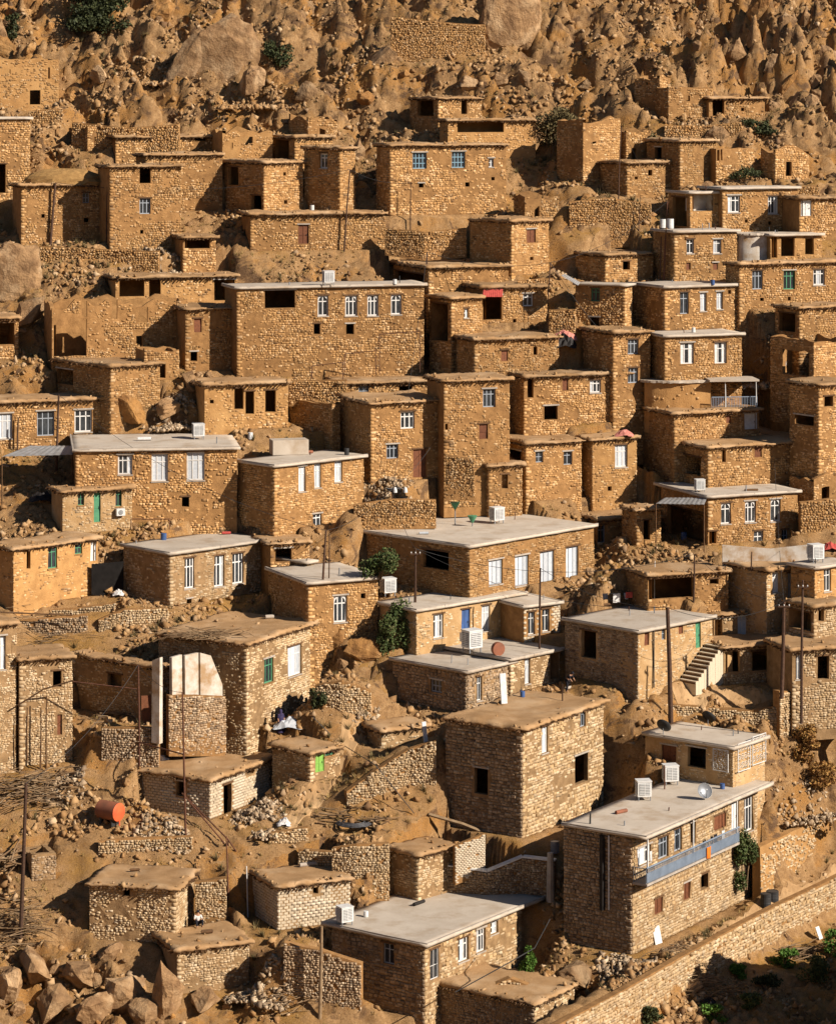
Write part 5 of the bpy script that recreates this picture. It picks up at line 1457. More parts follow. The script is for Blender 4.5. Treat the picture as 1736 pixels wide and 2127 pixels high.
# pipes and rails along picture lines at a given depth
def pipe(label, pts, Y, r=.045, mat_='rust_pipe', name='pipe', cat='pipe', posts=()):
    P_ = [pt(x, y, (Y if not isinstance(Y, (list, tuple)) else Y[i])) for i, (x, y) in enumerate(pts)]
    root = empty(name, P_[0]); tag(root, label, cat)
    MB().tube([tuple(p - P_[0]) for p in P_], r, 6).build('rail', mat_, root)
    for i, ln in posts:
        q = P_[i] - P_[0]
        MB().tube([tuple(q), tuple(q - Vector((0, 0, ln)))], r, 6).build('post', mat_, root)
yb = row_depth(786) - .5
pipe('stepped rusty handrail along the foot of the long pale-roofed upper house', [(646, 790), (648, 760), (712, 752), (716, 735), (780, 728), (788, 694), (872, 688)], yb, .04, posts=[(1, 1.0), (2, 1.5), (3, 1.5), (4, 2.0), (5, 3.5), (6, 3.5)], cat='handrail')
pipe('rusty rail before the three white windows of the long pale house', [(272, 1078), (352, 1078), (352, 1100)], row_depth(1090) - 1, .04, posts=[(0, .8), (1, .8)], cat='handrail')
pipe('stepped brown pipe on the wall at the left margin', [(37, 1465), (62, 1450), (90, 1432), (152, 1414)], row_depth(1592) - .6, .06, 'wood')
pipe('sloping brown pipe between the two brown posts', [(152, 1416), (288, 1432)], [row_depth(1592) - .6, cast(290, 1606, True).y], .045)
pipe('lower sloping pipe between the two brown posts', [(288, 1542), (383, 1568)], [cast(290, 1606, True).y, cast(386, 1742, True).y], .05)
yy = cast(470, 1760, True).y
pipe('upper bar of the sloping handrail by the block-walled house', [(378, 1648), (474, 1745), (512, 1800)], [yy + 3, yy, yy - .5], .05, posts=[(1, 1.2)], cat='handrail')
pipe('lower bar of the sloping handrail by the block-walled house', [(384, 1655), (466, 1752)], [yy + 2.8, yy - .3], .05, cat='handrail')
pipe('long pole laid along the terrace edge at the left', [(0, 1272), (150, 1278)], row_depth(1338) - .6, .06, 'wood', cat='pole')
pipe('fallen log beside the tall dark house', [(890, 1692), (960, 1712), (1000, 1728)], [cast(890, 1694, True).y] * 3, .13, 'branch', name='log', cat='log')
pipe('sagging black cable over the dirt path', [(650, 1490), (700, 1540), (780, 1590), (860, 1690)], [cast(650, 1495).y - 1] * 2 + [cast(780, 1640).y - 1, cast(860, 1700).y], .03, 'dark_metal', cat='cable')
pipe('slack cable in front of the foreground house', [(945, 2062), (1040, 2010), (1110, 1970), (1142, 1910)], [188, 189, 190, 193], .035, 'dark_metal', cat='cable')
# drainpipes
h13 = [h for h in HS if 'brick stairway' in h['label']][0]
h20 = [h for h in HS if 'balcony' in h['label']][0]
def on_wall(h, x, y, side, out=.08):
    s, z = wall_hit(h, x, y, side)
    e, n_ = (h['u'], -h['v']) if side == 'f' else (h['v'], -h['u'])
    p = Vector((h['F'].x, h['F'].y)) + e * s + n_ * out
    return Vector((p.x, p.y, z))
def drain(h, x, y0, y1, side, mat_, r=.06, out=.12):
    a, b = on_wall(h, x, y0, side, out), on_wall(h, x, y1, side, out); o = h['F']
    MB().tube([tuple(a - o), tuple(b - o)], r, 6).build('drainpipe', mat_, h['root'])
drain(h13, 1355, 1302, 1428, 'f', 'dark_metal'); drain(h20, 1266, 1735, 1890, 'l', 'white_metal'); drain(h20, 1252, 1735, 1890, 'l', 'black_tarp', .22, .1)

# ------------------------------------------------------------------ air coolers, tanks, dishes
def copy_tree(o, parent=None):
    c = o.copy(); COL.objects.link(c); c.parent = parent
    for ch in o.children: copy_tree(ch, c)
    return c
def make_cooler(body='white_metal', vent='louvre'):
    root = empty('air_cooler', (0, 0, 0))
    for x in (-.42, .42):
        for y in (-.36, .36): MB().box(x - .03, x + .03, y - .03, y + .03, 0, .3).build('leg', 'grey_metal', root)
    b = MB(); b.box(-.5, .5, -.45, .45, .3, 1.35); b.box(-.53, .53, -.48, .48, 1.352, 1.42); b.build('body', body, root)
    for k, (ang, w) in enumerate(((0, .9), (math.pi / 2, .8), (-math.pi / 2, .8))):
        v_ = MB().box(-w * .42, w * .42, -.012, .012, .42, 1.25)
        off = (0, -.455, 0) if k == 0 else ((.505, 0, 0) if k == 1 else (-.505, 0, 0))
        p_ = v_.build('louvre_panel', vent, root, off, (0, 0, ang))
        s_ = MB()
        for j in range(7): s_.box(-w * .42, w * .42, -.035, -.013, .47 + j * .115, .51 + j * .115)
        s_.box(-.02, .02, -.037, -.014, .42, 1.25)
        s_.build('slats', body, p_)
    MB().box(-.28, .28, .452, .95, .55, 1.1).build('duct', body, root)
    return root
cool = make_cooler(); cool_b = make_cooler('white_metal', 'pane_glass')
tag(cool, 'x', 'air cooler', 'evaporative coolers on the roofs')
first = [True]
def cooler(label, x, y, hpx, rz, sr=False, tilt=0, blue=False):
    c = cast(x, y, sr)
    o = cool if first[0] else copy_tree(cool)
    first[0] = False
    s = hpx / F_PX * c.y / 1.42 * .9
    o.location = c; o.scale = (s, s, s); o.rotation_euler = (0, tilt, rz)
    tag(o, label, 'air cooler', 'evaporative coolers')
    return o
cooler('white cooler on the pale roof above the four arched windows', 682, 598, 34, .3)
cooler('white cooler with side duct on the long pale-roofed house', 412, 912, 36, .25)
cooler('white cooler behind the lamps on the large flat roof', 1032, 1087, 38, .5)
cooler('white cooler at the left edge of the blue-doored house roof', 806, 1238, 42, .45)
cooler('tall white cooler beside the round red drum in the centre', 980, 1356, 52, .6)
cooler('tipped-over white cooler on the ground by the rubble', 1186, 1374, 34, .5, True, .35)
cooler('white cooler on the roof of the three arched windows house', 1453, 1022, 30, .2)
cooler('white cooler at the end of the parapet by the right margin', 1694, 1168, 42, .4)
cooler('white cooler at the back edge of the balcony house roof', 1392, 1630, 46, .2)
cooler('white cooler in the middle of the balcony house roof', 1336, 1662, 46, .15)
cooler('white cooler on the near corner of the foreground roof', 716, 1922, 44, .55)
for o in (cool_b,):
    def kill(q):
        for ch in list(q.children): kill(ch)
        bpy.data.objects.remove(q)
    kill(o)
hs3 = [h for h in HS if 'green doors and an air' in h['label']][0]
a_ = on_wall(hs3, 248, 1070, 'f', .0) - hs3['F']
ac = MB().box(-.35, .35, -.4, .02, 0, .55).build('air_conditioner', 'white_metal', hs3['root'], a_, (0, 0, math.radians(hs3['rho'])))
MB().lathe([(0, 0), (.2, 0), (.2, .02), (0, .03)], 14, Matrix.Translation((0, -.41, .28)) @ Matrix.Rotation(math.pi / 2, 4, 'X')).build('fan_grille', 'louvre', ac)

def dish(label, x, y, dia_px, rz, up=.5, mat_='grey_metal', sr=False):
    c = cast(x, y, sr); d = dia_px / F_PX * c.y; r = d / 2
    root = empty('satellite_dish', c, rz); tag(root, label, 'satellite dish', 'satellite dishes')
    MB().tube([(0, 0, -.05), (0, 0, r * .9)], .03, 6).build('mast', 'grey_metal', root)
    M_ = Matrix.Translation((0, 0, r * 1.1)) @ Matrix.Rotation(math.pi / 2 - up, 4, 'X')
    prof = [(r * q, .28 * r * q * q) for q in (0.001, .2, .4, .6, .8, 1)]
    prof = prof + [(r * 1.01, .28 * r + .01)] + [(r * q, .28 * r * q * q - .025) for q in (1, .6, .2, .001)]
    MB().lathe(prof, 20, M_).build('bowl', mat_, root, smooth=True)
    tip = M_ @ Vector((0, 0, r * .95)); lo = M_ @ Vector((0, -r * .95, .25 * r))
    MB().tube([tuple(lo), tuple(tip)], .018, 5).build('arm', 'dark_metal', root)
    MB().tube([tuple(tip), tuple(M_ @ Vector((0, 0, r * .78)))], .045, 6).build('receiver', 'white_metal', root)
dish('dark satellite dish at the left end of the grilled house roof', 1377, 1528, 32, 2.6, .55, 'dark_metal')
dish('dark satellite dish in the middle of the grilled house roof', 1470, 1508, 30, 2.5, .55, 'dark_metal')
dish('grey satellite dish near the edge of the balcony house roof', 1462, 1662, 32, .35, .45, 'grey_metal')
dish('large pale satellite dish leaning before the white grilles', 1476, 1600, 38, .1, .25, 'tin_sheet', True)
dish('white satellite dish on the debris bank at right', 1622, 775, 22, .2, .5, 'white_metal', True)
dish('small dark dish on the stone hut roof at the top', 985, 270, 14, .5, .5, 'white_metal')

def barrel(label, x, y, w_px, h_px, mat_, sr=False, name='barrel', cat='barrel'):
    c = cast(x, y, sr); k = c.y / F_PX; r, h_ = w_px * k / 2, h_px * k
    root = empty(name, c); tag(root, label, cat)
    MB().lathe([(0, 0), (r, 0), (r, h_ * .3), (r * 1.04, h_ * .33), (r, h_ * .36), (r, h_ * .64), (r * 1.04, h_ * .67), (r, h_ * .7), (r, h_), (r * .9, h_ * 1.01)], 16).build('body', mat_, root)
    MB().lathe([(0, h_ * .985), (r * .9, h_ * .985)], 16).build('lid', mat_, root)
barrel('white water barrel on the grey roof at upper right, left of two', 1376, 474, 13, 18, 'white_metal')
barrel('white water barrel on the grey roof at upper right, right of two', 1392, 474, 14, 20, 'white_metal')
barrel('dark drum standing by the balcony house corner on the lane', 1590, 1885, 22, 28, 'dark_metal', True)
barrel('second dark drum lying on the lane near the balcony house', 1604, 1872, 26, 20, 'dark_metal', True)
barrel('white pail by the wall of the white-edged-window house', 648, 438, 9, 12, 'white_metal', True)
barrel('grey-blue water tank in the shaded lane', 1152, 1772, 18, 24, 'grey_metal', True)
# lying things: a drum on a roof, red disc, red tank
def lying_tank(label, x, y, dia_px, len_px, ang, m1, m2, sr=True, legs=True):
    c = cast(x, y, sr); k = c.y / F_PX; r, L = dia_px * k / 2, len_px * k
    root = empty('fuel_tank', c, ang); tag(root, label, 'tank')
    M_ = Matrix.Translation((0, 0, r + (.25 if legs else 0))) @ Matrix.Rotation(math.pi / 2, 4, 'Y')
    MB().lathe([(r, -L / 2), (r * 1.02, -L * .25), (r, 0), (r * 1.02, L * .25), (r, L / 2)], 20, M_).build('body', m1, root, smooth=True)
    for s in (-1, 1):
        MB().lathe([(r * 1.0, s * L * .5), (r * .8, s * L * .53), (r * .4, s * L * .55), (.001, s * L * .56)], 20, M_).build('end_cap', m2, root, smooth=True)
    if legs:
        for s in (-.3, .3): MB().box(s * L - .06, s * L + .06, -r * .7, r * .7, -.1, .42).build('cradle', 'dark_metal', root)
        MB().tube([(L * .53, 0, .3), (L * .53, 0, -.05)], .05, 6).build('outlet', m2, root)
lying_tank('rusty red fuel tank with a bright orange-red end on the bank', 228, 1712, 38, 50, -.62, 'red_tank', 'red_end')
lying_tank('brown barrel lying on the roof of the round-ended room', 1402, 781, 14, 26, .2, 'red_tank', 'brown_paint', False, False)
lying_tank('round rusty drum end standing on the roof in the centre', 1034, 1362, 28, 10, -1.1, 'red_tank', 'red_tank', False, False)
# green lamps on the flat roof
def funnel_lamp(label, x, y, yt):
    c = cast(x, y); h_ = (y - yt) / F_PX * c.y
    root = empty('roof_lamp', c); tag(root, label, 'lamp')
    MB().tube([(0, 0, 0), (0, 0, h_)], .05, 6).build('stand', 'grey_metal', root)
    MB().lathe([(.06, h_ - .1), (.12, h_), (.38, h_ + .45), (.4, h_ + .5), (.05, h_ + .52)], 14).build('hood', 'green_paint', root)
funnel_lamp('green funnel on a stand at the back of the large flat roof', 945, 1090, 1056)
funnel_lamp('low green funnel right of the taller green funnel on the flat roof', 981, 1094, 1084)

# ------------------------------------------------------------------ balcony, grilles, stairs, awnings
root = h20['root']; F = h20['F']; u, v = h20['u'], h20['v']; ang = math.radians(h20['rho'])
zf = wall_hit(h20, 1338, 1818, 'f')[1] - F.z - .1
s1 = wall_hit(h20, 1506, 1760, 'f')[0]
BD = 1.15
MB().box(0.0, s1, -BD, .05, zf - .16, zf).build('balcony_slab', 'cement_edge', root, rot=(0, 0, ang))
rl = MB().box(.03, s1, -BD + .03, -BD + .05, zf + .08, zf + .72).build('balcony_panel', 'rail_blue', root, rot=(0, 0, ang))
MB().box(-.01, s1 + .02, -BD - .01, -BD + .09, zf + 1.055, zf + 1.11).build('handrail', 'rail_blue', rl)
rb_ = MB()
for i in range(int(s1 / .16)): rb_.box(.1 + i * .16, .14 + i * .16, -BD - .005, -BD + .025, zf + .02, zf + 1.052)
rb_.build('balusters', 'rail_blue', rl)['kind'] = 'stuff'
eb = MB()
for i in range(7): eb.box(.01, .04, -BD + .1 + i * .16, -BD + .13 + i * .16, zf, zf + 1.05)
eb.box(0, .05, -BD + .06, 0, zf + 1.0, zf + 1.05); eb.build('end_railing', 'rail_blue', root, rot=(0, 0, ang))
for q in (.25, s1 * .5, s1 - .2): MB().box(q - .05, q + .05, -BD + .07, -BD + .16, zf, h20['H'] + .02).build('balcony_post', 'white_paint', root, rot=(0, 0, ang))
def hanging_cloth(label, h, x, y0, y1, wpx, mat_, out, side='f'):
    a = on_wall(h, x, y0, side, out); k = a.y / F_PX; w_, hh = wpx * k, (y1 - y0) * k
    mb = MB(); n = 8
    for j in range(5):
        for i in range(n + 1):
            mb.v.append((w_ * (i / n - .5), .05 * math.sin(i * 1.9) * (j / 4), -hh * j / 4 + .02 * math.sin(i)))
    for j in range(4):
        for i in range(n): mb.f.append((j * (n + 1) + i, j * (n + 1) + i + 1, (j + 1) * (n + 1) + i + 1, (j + 1) * (n + 1) + i))
    o = mb.build('hanging_cloth', mat_, None, a, (0, 0, math.radians(h['rho']) if side == 'f' else math.radians(h['rho']) - math.pi / 2))
    sm = o.modifiers.new('thickness', 'SOLIDIFY'); sm.thickness = .02
    return tag(o, label, 'cloth')
hanging_cloth('bright orange cloth hanging over the balcony rail', h20, 1440, 1755, 1778, 17, 'orange_cloth', BD + .06)
hanging_cloth('black garment hung on the balcony beside the vine', h20, 1462, 1730, 1762, 14, 'black_cloth', .9)
hanging_cloth('pale garment hung on the balcony beside the vine', h20, 1478, 1722, 1750, 12, 'white_cloth', .9)
hanging_cloth('white towel at the near end of the balcony', h20, 1330, 1765, 1785, 9, 'white_cloth', .8)
# vine
c = on_wall(h20, 1528, 1840, 'f', .7)
shrub('climbing_vine', 'large leafy green vine hanging beside the balcony', c, 60 * c.y / F_PX, 112 * c.y / F_PX, 'leaf_green', 2600, .09, depth=1.2, cat='vine')
# projecting side balcony at the far end
e0 = h20['W']
sb = MB().box(e0 - .05, e0 + 1.3, .3, .9, zf + .7, zf + .85).build('side_balcony', 'cement_edge', root, rot=(0, 0, ang))
sr_ = MB()
for i in range(9): sr_.box(e0 + .02 + i * .15, e0 + .05 + i * .15, .3, .33, zf + .86, zf + 1.8)
sr_.box(e0, e0 + 1.3, .29, .34, zf + 1.8, zf + 1.86); sr_.build('railing', 'grey_paint', sb)

# stairway
sa = wall_hit(h13, 1408, 1432, 'f')[0]
c = Vector((h13['F'].x + h13['u'].x * sa, h13['F'].y + h13['u'].y * sa, h13['zb'] - .1))
st = empty('stairway', c, math.radians(h13['rho'])); tag(st, 'brick stairway climbing along the wall to the green door', 'stairs')
for i in range(10):
    MB().box(i * .33, i * .33 + .36, -1.75, -.14, -.8, .25 * (i + 1)).build('step', 'block', st)
    MB().box(i * .33 - .04, i * .33 - .003, -1.7, -.2, .25 * i + .04, .25 * (i + 1) - .09).build('riser_shade', 'wood', st)  # dark strip that paints shade onto the step front
MB().box(3.3, 4.4, -1.76, -.13, -.8, 2.54).build('landing', 'mud_pale', st)
# little stone steps by the grilled house
c = cast(1278, 1540, True)
st = empty('stone_steps', c, math.radians(-10)); tag(st, 'short flight of rough stone steps right of the tall dark house', 'stairs')
for i in range(6): MB().box(-.8 + random.uniform(-.1, .1), .8, i * .35, i * .35 + .4, -.5, .22 * (i + 1)).build('step', 'stone', st)

# white scrollwork grilles
h19 = [h for h in HS if 'scrollwork' in h['label']][0]
def grille(label, h, x0, y0, x1, y1, side, out, mat_='white_paint'):
    a = on_wall(h, x0, y1, side, out); b = on_wall(h, x1, y1, side, out); k = a.y / F_PX
    d = Vector((b.x - a.x, b.y - a.y, 0)); L = d.length; hh = (y1 - y0) * k
    root = empty('iron_grille', a, math.atan2(d.y, d.x)); tag(root, label, 'grille')
    MB().box(0, L, -.03, .03, 0, .05).box(0, L, -.03, .03, hh - .05, hh).box(0, .05, -.028, .028, .05, hh - .05).box(L - .05, L, -.028, .028, .05, hh - .05).build('frame', mat_, root)
    s_ = MB(); n = max(2, int(L / .38))
    for i in range(n):
        cx = (i + .5) * L / n
        for j in range(3):
            cz = hh * (.2 + .3 * j)
            pts = [(cx + math.cos(q * .7) * (.05 + .016 * q) * (1 if j % 2 else -1), 0, cz + math.sin(q * .7) * (.05 + .016 * q)) for q in range(13)]
            s_.tube(pts, .022, 4)
    s_.build('scrolls', mat_, root)
grille('white scroll grille on the right side of the grilled house, nearer one', h19, 1526, 1545, 1552, 1604, 'f', .25)
grille('white scroll grille on the right side of the grilled house, farther one', h19, 1556, 1530, 1584, 1590, 'f', .25)
grille('white scroll grille before the dark front of the grilled house', h19, 1516, 1558, 1484, 1604, 'l', .25)
# tin awning, red awning, tin shed
def sheet(label, P4, mat_, name='awning', posts=True, cat='awning', corr=10):
    root = empty(name, P4[0]); tag(root, label, cat); o = P4[0]
    mb = MB(); n = corr * 2
    for i in range(n + 1):
        f = i / n
        a = P4[0].lerp(P4[1], f) - o; b = P4[3].lerp(P4[2], f) - o; dz = .03 * (i % 2)
        for q in (a, b): mb.v.append((q.x, q.y, q.z + dz))
        for q in (a, b): mb.v.append((q.x, q.y, q.z + dz - .03))
    for i in range(n):
        k = i * 4
        mb.f += [(k, k + 4, k + 5, k + 1), (k + 2, k + 3, k + 7, k + 6), (k, k + 2, k + 6, k + 4), (k + 1, k + 5, k + 7, k + 3)]
    mb.build('sheet', mat_, root)
    if posts:
        for q in (P4[0], P4[1]):
            MB().tube([tuple(q - o - Vector((0, 0, .05))), (q.x - o.x, q.y - o.y, float(ground_z(q.x, q.y)) - o.z - .2)], .05, 6).build('post', 'wood', root)
h14 = [h for h in HS if 'open garage' in h['label']][0]
Yg = h14['F'].y
sheet('tin awning over the dark open garage', [pt(1362, 1046, Yg - 1), pt(1462, 1048, Yg - 2.2), pt(1468, 1034, Yg + .2), pt(1380, 1034, Yg + 3)], 'tin_sheet')
ha = [h for h in HS if 'red awning' in h['label']][0]; Ya = ha['F'].y
sheet('dull red awning over the porch in the middle', [pt(1002, 616, Ya - .9), pt(1043, 616, Ya - .7), pt(1044, 600, Ya + .2), pt(1004, 600, Ya)], 'red_cloth', posts=False)
Yt = row_depth(1010)
sheet('grey tin shed roof at the left before the long pale house', [pt(4, 948, Yt - 2), pt(150, 944, Yt - 2), pt(156, 926, Yt + 1), pt(60, 926, Yt + 1)], 'tin_sheet', name='tin_shed', cat='shed')
Yt = cast(195, 1240, True).y
sheet('black sheet fence between the green-shuttered and pale-roofed houses', [pt(190, 1235, Yt), pt(257, 1246, Yt + 1.0), pt(257, 1166, Yt + 1.0), pt(190, 1172, Yt)], 'black_tarp', name='sheet_fence', posts=False, cat='fence')
Yt = row_depth(700)
sheet('small tin sheet propped at the dark gap on the right', [pt(1165, 572, row_depth(690)), pt(1200, 592, row_depth(690)), pt(1205, 586, row_depth(690) + 1.5), pt(1172, 568, row_depth(690) + 1.5)], 'tin_sheet', posts=False)
# round-house balcony
Yr = row_depth(860) + 3.4
def frame_rail(label, x0, x1, y0, y1, Y0, Y1, mat_):
    a, b = pt(x0, y1, Y0), pt(x1, y1, Y1); d = b - a; d.z = 0; L = d.length; hh = (y1 - y0) / F_PX * Y0
    root = empty('railing', a, math.atan2(d.y, d.x)); tag(root, label, 'railing')
    mb = MB().box(0, L, -.03, .03, hh - .06, hh).box(0, L, -.03, .03, 0, .06)
    mb.build('rails', mat_, root)
    n = max(4, int(L / .14)); bm_ = MB()
    for i in range(n + 1): bm_.box(L * i / n - .015, L * i / n + .015, -.015, .015, .06, hh - .06)
    bm_.build('balusters', mat_, root)
frame_rail('pale metal railing on the open end of the round-ended house', 1478, 1572, 824, 850, Yr, Yr + .5, 'rail_blue')
ro_ = MB().box(0, 4.3, 0, 3.2, 0, .16).build('canopy_slab', 'concrete', None, pt(1474, 793, Yr - .3), (0, 0, .1)); tag(ro_, 'grey canopy slab over the open end of the round-ended house', 'canopy')
for i, (x, lab) in enumerate(((1506, 'slim white canopy post, left of two'), (1570, 'slim white canopy post, right of two'))):
    pole(lab + ' at the round-ended house', x, 852, x, 793, .05, name='canopy_post', cat='post', mat_='white_metal', Y=Yr + .1)

# ------------------------------------------------------------------ heaps: sticks, rubble, cloth, hose
def sticks(label, x, y, n, length, spread, dirs, r=.03, sr=True, hgt=.5, mat_='branch', name='brushwood_pile', cat='firewood'):
    c = cast(x, y, sr); mb = MB()
    for i in range(n):
        a = dirs + random.gauss(0, .35); L = length * random.uniform(.5, 1.15)
        o = Vector((random.gauss(0, spread), random.gauss(0, spread * .6), 0)); o.z = float(ground_z(c.x + o.x, c.y + o.y)) - c.z if sr else 0
        o.z = min(max(o.z, -1.5), 1.5) + random.uniform(.05, hgt)
        d = Vector((math.cos(a), math.sin(a) * .6, random.gauss(0, .18))) * L * .5
        m_ = o + Vector((random.uniform(-.1, .1), random.uniform(-.1, .1), random.uniform(-.02, .12)))
        mb.tube([tuple(o - d), tuple(m_), tuple(o + d)], r * random.uniform(.5, 1.5), 5, r * .5)
    return tag(mb.build(name, mat_, None, c), label, cat, kind='stuff')
sticks('big heap of long dry branches at the left margin', 60, 1655, 130, 3.0, 1.3, .7, .035, hgt=1.2)
sticks('long bare poles leaning down the bank at the left margin', 20, 1790, 26, 5.0, .8, 1.1, .06, hgt=.9)
sticks('heap of thin dark branches at the lower left margin', 36, 1935, 80, 2.6, 1.0, .2, .03, hgt=.8)
sticks('layer of sticks on the broken edge of the large mud roof', 410, 1325, 110, 1.5, 1.6, .1, .035, sr=False, hgt=.35)
sticks('tangled branch heap under the long retaining wall', 1450, 2045, 150, 1.8, 1.2, .4, .03, hgt=1.0)
sticks('bundle of peeled sticks at the lower right', 1668, 1990, 60, 3.2, .5, .75, .035, hgt=.6)
sticks('twisted dry branches in front of the foreground house', 1000, 2070, 90, 2.4, 1.3, .45, .03, hgt=.7)
sticks('vine cuttings heaped below the foundation at the lower middle', 610, 2075, 60, 2.0, 1.0, .8, .03, hgt=.6)
sticks('pile of old planks on the porch roof in the upper middle', 985, 580, 34, 2.4, .9, -.5, .06, sr=False, hgt=.7)
sticks('scrap poles beside the coiled hose', 700, 1700, 14, 2.6, .7, -.5, .06, hgt=.4)
sticks('grey planks lying behind the coiled hose', 785, 1716, 9, 1.8, .4, -.1, .06, hgt=.3)
sticks('woven brush heap by the wall of the green-shuttered house', 105, 1225, 80, 1.1, .55, .2, .025, hgt=.9)
sticks('stack of split logs under the balcony', 1425, 1925, 70, 1.0, .55, .9, .06, hgt=1.3)
sticks('dark brush under the mud roof at the left', 90, 1320, 60, 1.6, 1.2, .1, .03, hgt=.8)
sticks('dry branches tumbled in front of the hollow-front house', 1165, 1030, 60, 1.4, .7, .9, .03, hgt=.8)
sticks('dry sticks in the collapsed room', 235, 1490, 30, 2.0, 1.0, -.2, .05, hgt=.3)
sticks('broken timbers on the right-hand debris slope', 1585, 775, 26, 1.6, .9, .5, .045, hgt=.6)
def heap(label, x, y, n, rad, hgt, smin, smax, mat_='rubble_pale', sr=True):
    hgt = min(hgt * .5, .55); rad = rad * 1.15
    c = cast(x, y, sr)
    a = RNG.uniform(0, 6.28, n); rr = np.sqrt(RNG.random(n)) * rad * (1 + .45 * np.sin(a * 3 + x) * .6)
    P_ = np.stack([np.cos(a) * rr, np.sin(a) * rr * .8, 0 * a], 1)
    gz = ground_z(c.x + P_[:, 0], c.y + P_[:, 1]) - c.z if sr else 0
    P_[:, 2] = np.clip(gz, -1.2, 1.2) + hgt * (1 - (rr / rad) ** 1.2) * RNG.uniform(.2, 1, n)
    V, Qs = stones_np(P_, smin + (smax - smin) * RNG.random(n) ** 2)
    return tag(link_mesh('rubble_heap', mesh_np('rubble_heap', V, Qs, mat_), None, c), label, 'rubble', kind='stuff')
heap('pale rubble heap before the block-walled house', 530, 1690, 420, 1.6, 1.5, .12, .4)
heap('loose stones heaped right of the rusty red tank', 330, 1728, 420, 1.9, .7, .1, .34)
heap('small stone heap left of the rusty red tank', 130, 1640, 260, 1.6, .7, .12, .4)
heap('rubble heap at the foot of the stairway house', 1265, 1405, 460, 1.8, .9, .12, .4)
heap('pale rubble heap by the lower retaining wall', 1290, 2020, 380, 1.7, .9, .12, .42)
heap('stone rubble on the bank above the upper lane', 1680, 1668, 420, 2.4, .7, .12, .4)
heap('stone heap in front of the red-doored house', 810, 1010, 320, 1.7, .8, .12, .4)
heap('rubble fan below the pillared mud house', 360, 865, 420, 1.8, 1.2, .12, .36)
heap('stones tumbled before the hollow-front house', 1180, 1010, 280, 1.3, .9, .12, .38)
heap('rubble slope under the round-ended house at right', 1600, 800, 420, 2.2, .8, .12, .42)
heap('stones piled at the corner of the foreground foundation', 545, 2040, 420, 1.9, 1.4, .12, .42)
heap('stone pile at the edge of the small block hut roof', 560, 1735, 220, 1.2, .5, .12, .34, sr=False)
heap('line of stones edging the dirt path mound', 770, 1510, 160, 1.0, .4, .12, .32)
heap('rubble at the mouth of the dark alley', 925, 735, 260, 1.4, .6, .12, .4)
heap('stone scatter below the tall upper left houses', 330, 560, 420, 2.6, .6, .12, .4)
heap('scree fan on the upper slope under the tilted slab', 530, 205, 600, 3.4, .6, .14, .5, 'scree')
heap('scree patch on the slope left of the tilted slab', 300, 150, 500, 3.0, .7, .14, .5, 'scree')
heap('stones tumbled among the upper right ruins', 1420, 262, 420, 3.2, .6, .14, .45, 'scree')

def tarp(label, x, y, wpx, hpx, mat_, name='tarp', sr=False, cat='tarp'):
    c = cast(x, y, sr); k = c.y / F_PX; w_, hh = wpx * k, hpx * k
    mb = MB(); n = 9
    for j in range(n):
        for i in range(n):
            a, b = i / (n - 1) * 2 - 1, j / (n - 1) * 2 - 1
            z = hh * max(0, 1 - (a * a + b * b) * .75) * random.uniform(.55, 1.0)
            mb.v.append((a * w_ / 2 + random.uniform(-.06, .06), b * w_ * .35 + random.uniform(-.06, .06), z + .02))
    for j in range(n - 1):
        for i in range(n - 1): mb.f.append((j * n + i, j * n + i + 1, (j + 1) * n + i + 1, (j + 1) * n + i))
    return tag(mb.build(name, mat_, None, c), label, cat)
tarp('crumpled red and white tarp at the dark gap in the middle right', 1173, 706, 50, 24, 'pink_cloth', sr=True)
tarp('pile of dark sacks below the crumpled red tarp', 1172, 752, 50, 34, 'black_tarp', sr=True, name='sack_pile', cat='sacks')
tarp('pink bedding spread on the mud roof in the middle right', 1296, 906, 38, 16, 'pink_cloth', name='bedding', cat='bedding')
tarp('pale plastic bundle beside the brown post', 335, 1592, 40, 22, 'white_cloth', sr=True, name='plastic_bundle', cat='bundle')
tarp('grey scrap bundle on the low roof near the green door', 600, 1512, 64, 26, 'curtain', name='scrap_bundle', cat='bundle')
tarp('red bundle at the right margin beside the cooler', 1725, 1142, 34, 18, 'red_cloth', name='bundle', cat='bundle')
tarp('white bundle at the roof corner by the rubble', 590, 1716, 28, 18, 'white_cloth', name='bundle', cat='bundle')
tarp('dark sacks piled on the mud roof at the left', 90, 1042, 60, 22, 'black_tarp', name='sack_pile', cat='sacks')
tarp('white sacks by the black sheet fence', 246, 1238, 24, 14, 'white_cloth', sr=True, name='sack_pile', cat='sacks')
tarp('dark clutter on the lower right bank beside the wall', 1470, 2085, 30, 14, 'black_tarp', sr=True, name='clutter', cat='clutter')
# straw mound on the corner house
hm = [h for h in HS if h.get('mound')][0]
c = on_wall(hm, 140, 383, 'f', -1.6); c.z = roof_top(hm) - .2
mb = MB(); n = 28
for j in range(9):
    f = j / 8
    for i in range(n):
        a = 2 * math.pi * i / n; rr = math.cos(f * math.pi / 2) ** .8 * (1 + random.uniform(-.05, .05))
        mb.v.append((math.cos(a) * rr * 3.9, math.sin(a) * rr * 1.7, 1.5 * math.sin(f * math.pi / 2) + random.uniform(-.06, .06)))
for j in range(8):
    for i in range(n): mb.f.append((j * n + i, j * n + (i + 1) % n, (j + 1) * n + (i + 1) % n, (j + 1) * n + i))
mat('straw', (.40, .235, .085), (.29, .165, .06), 3, bump=1.0, bscale=18)
tag(mb.build('straw_mound', 'straw', None, c), 'rounded heap of yellow straw on the upper left corner house', 'straw heap')
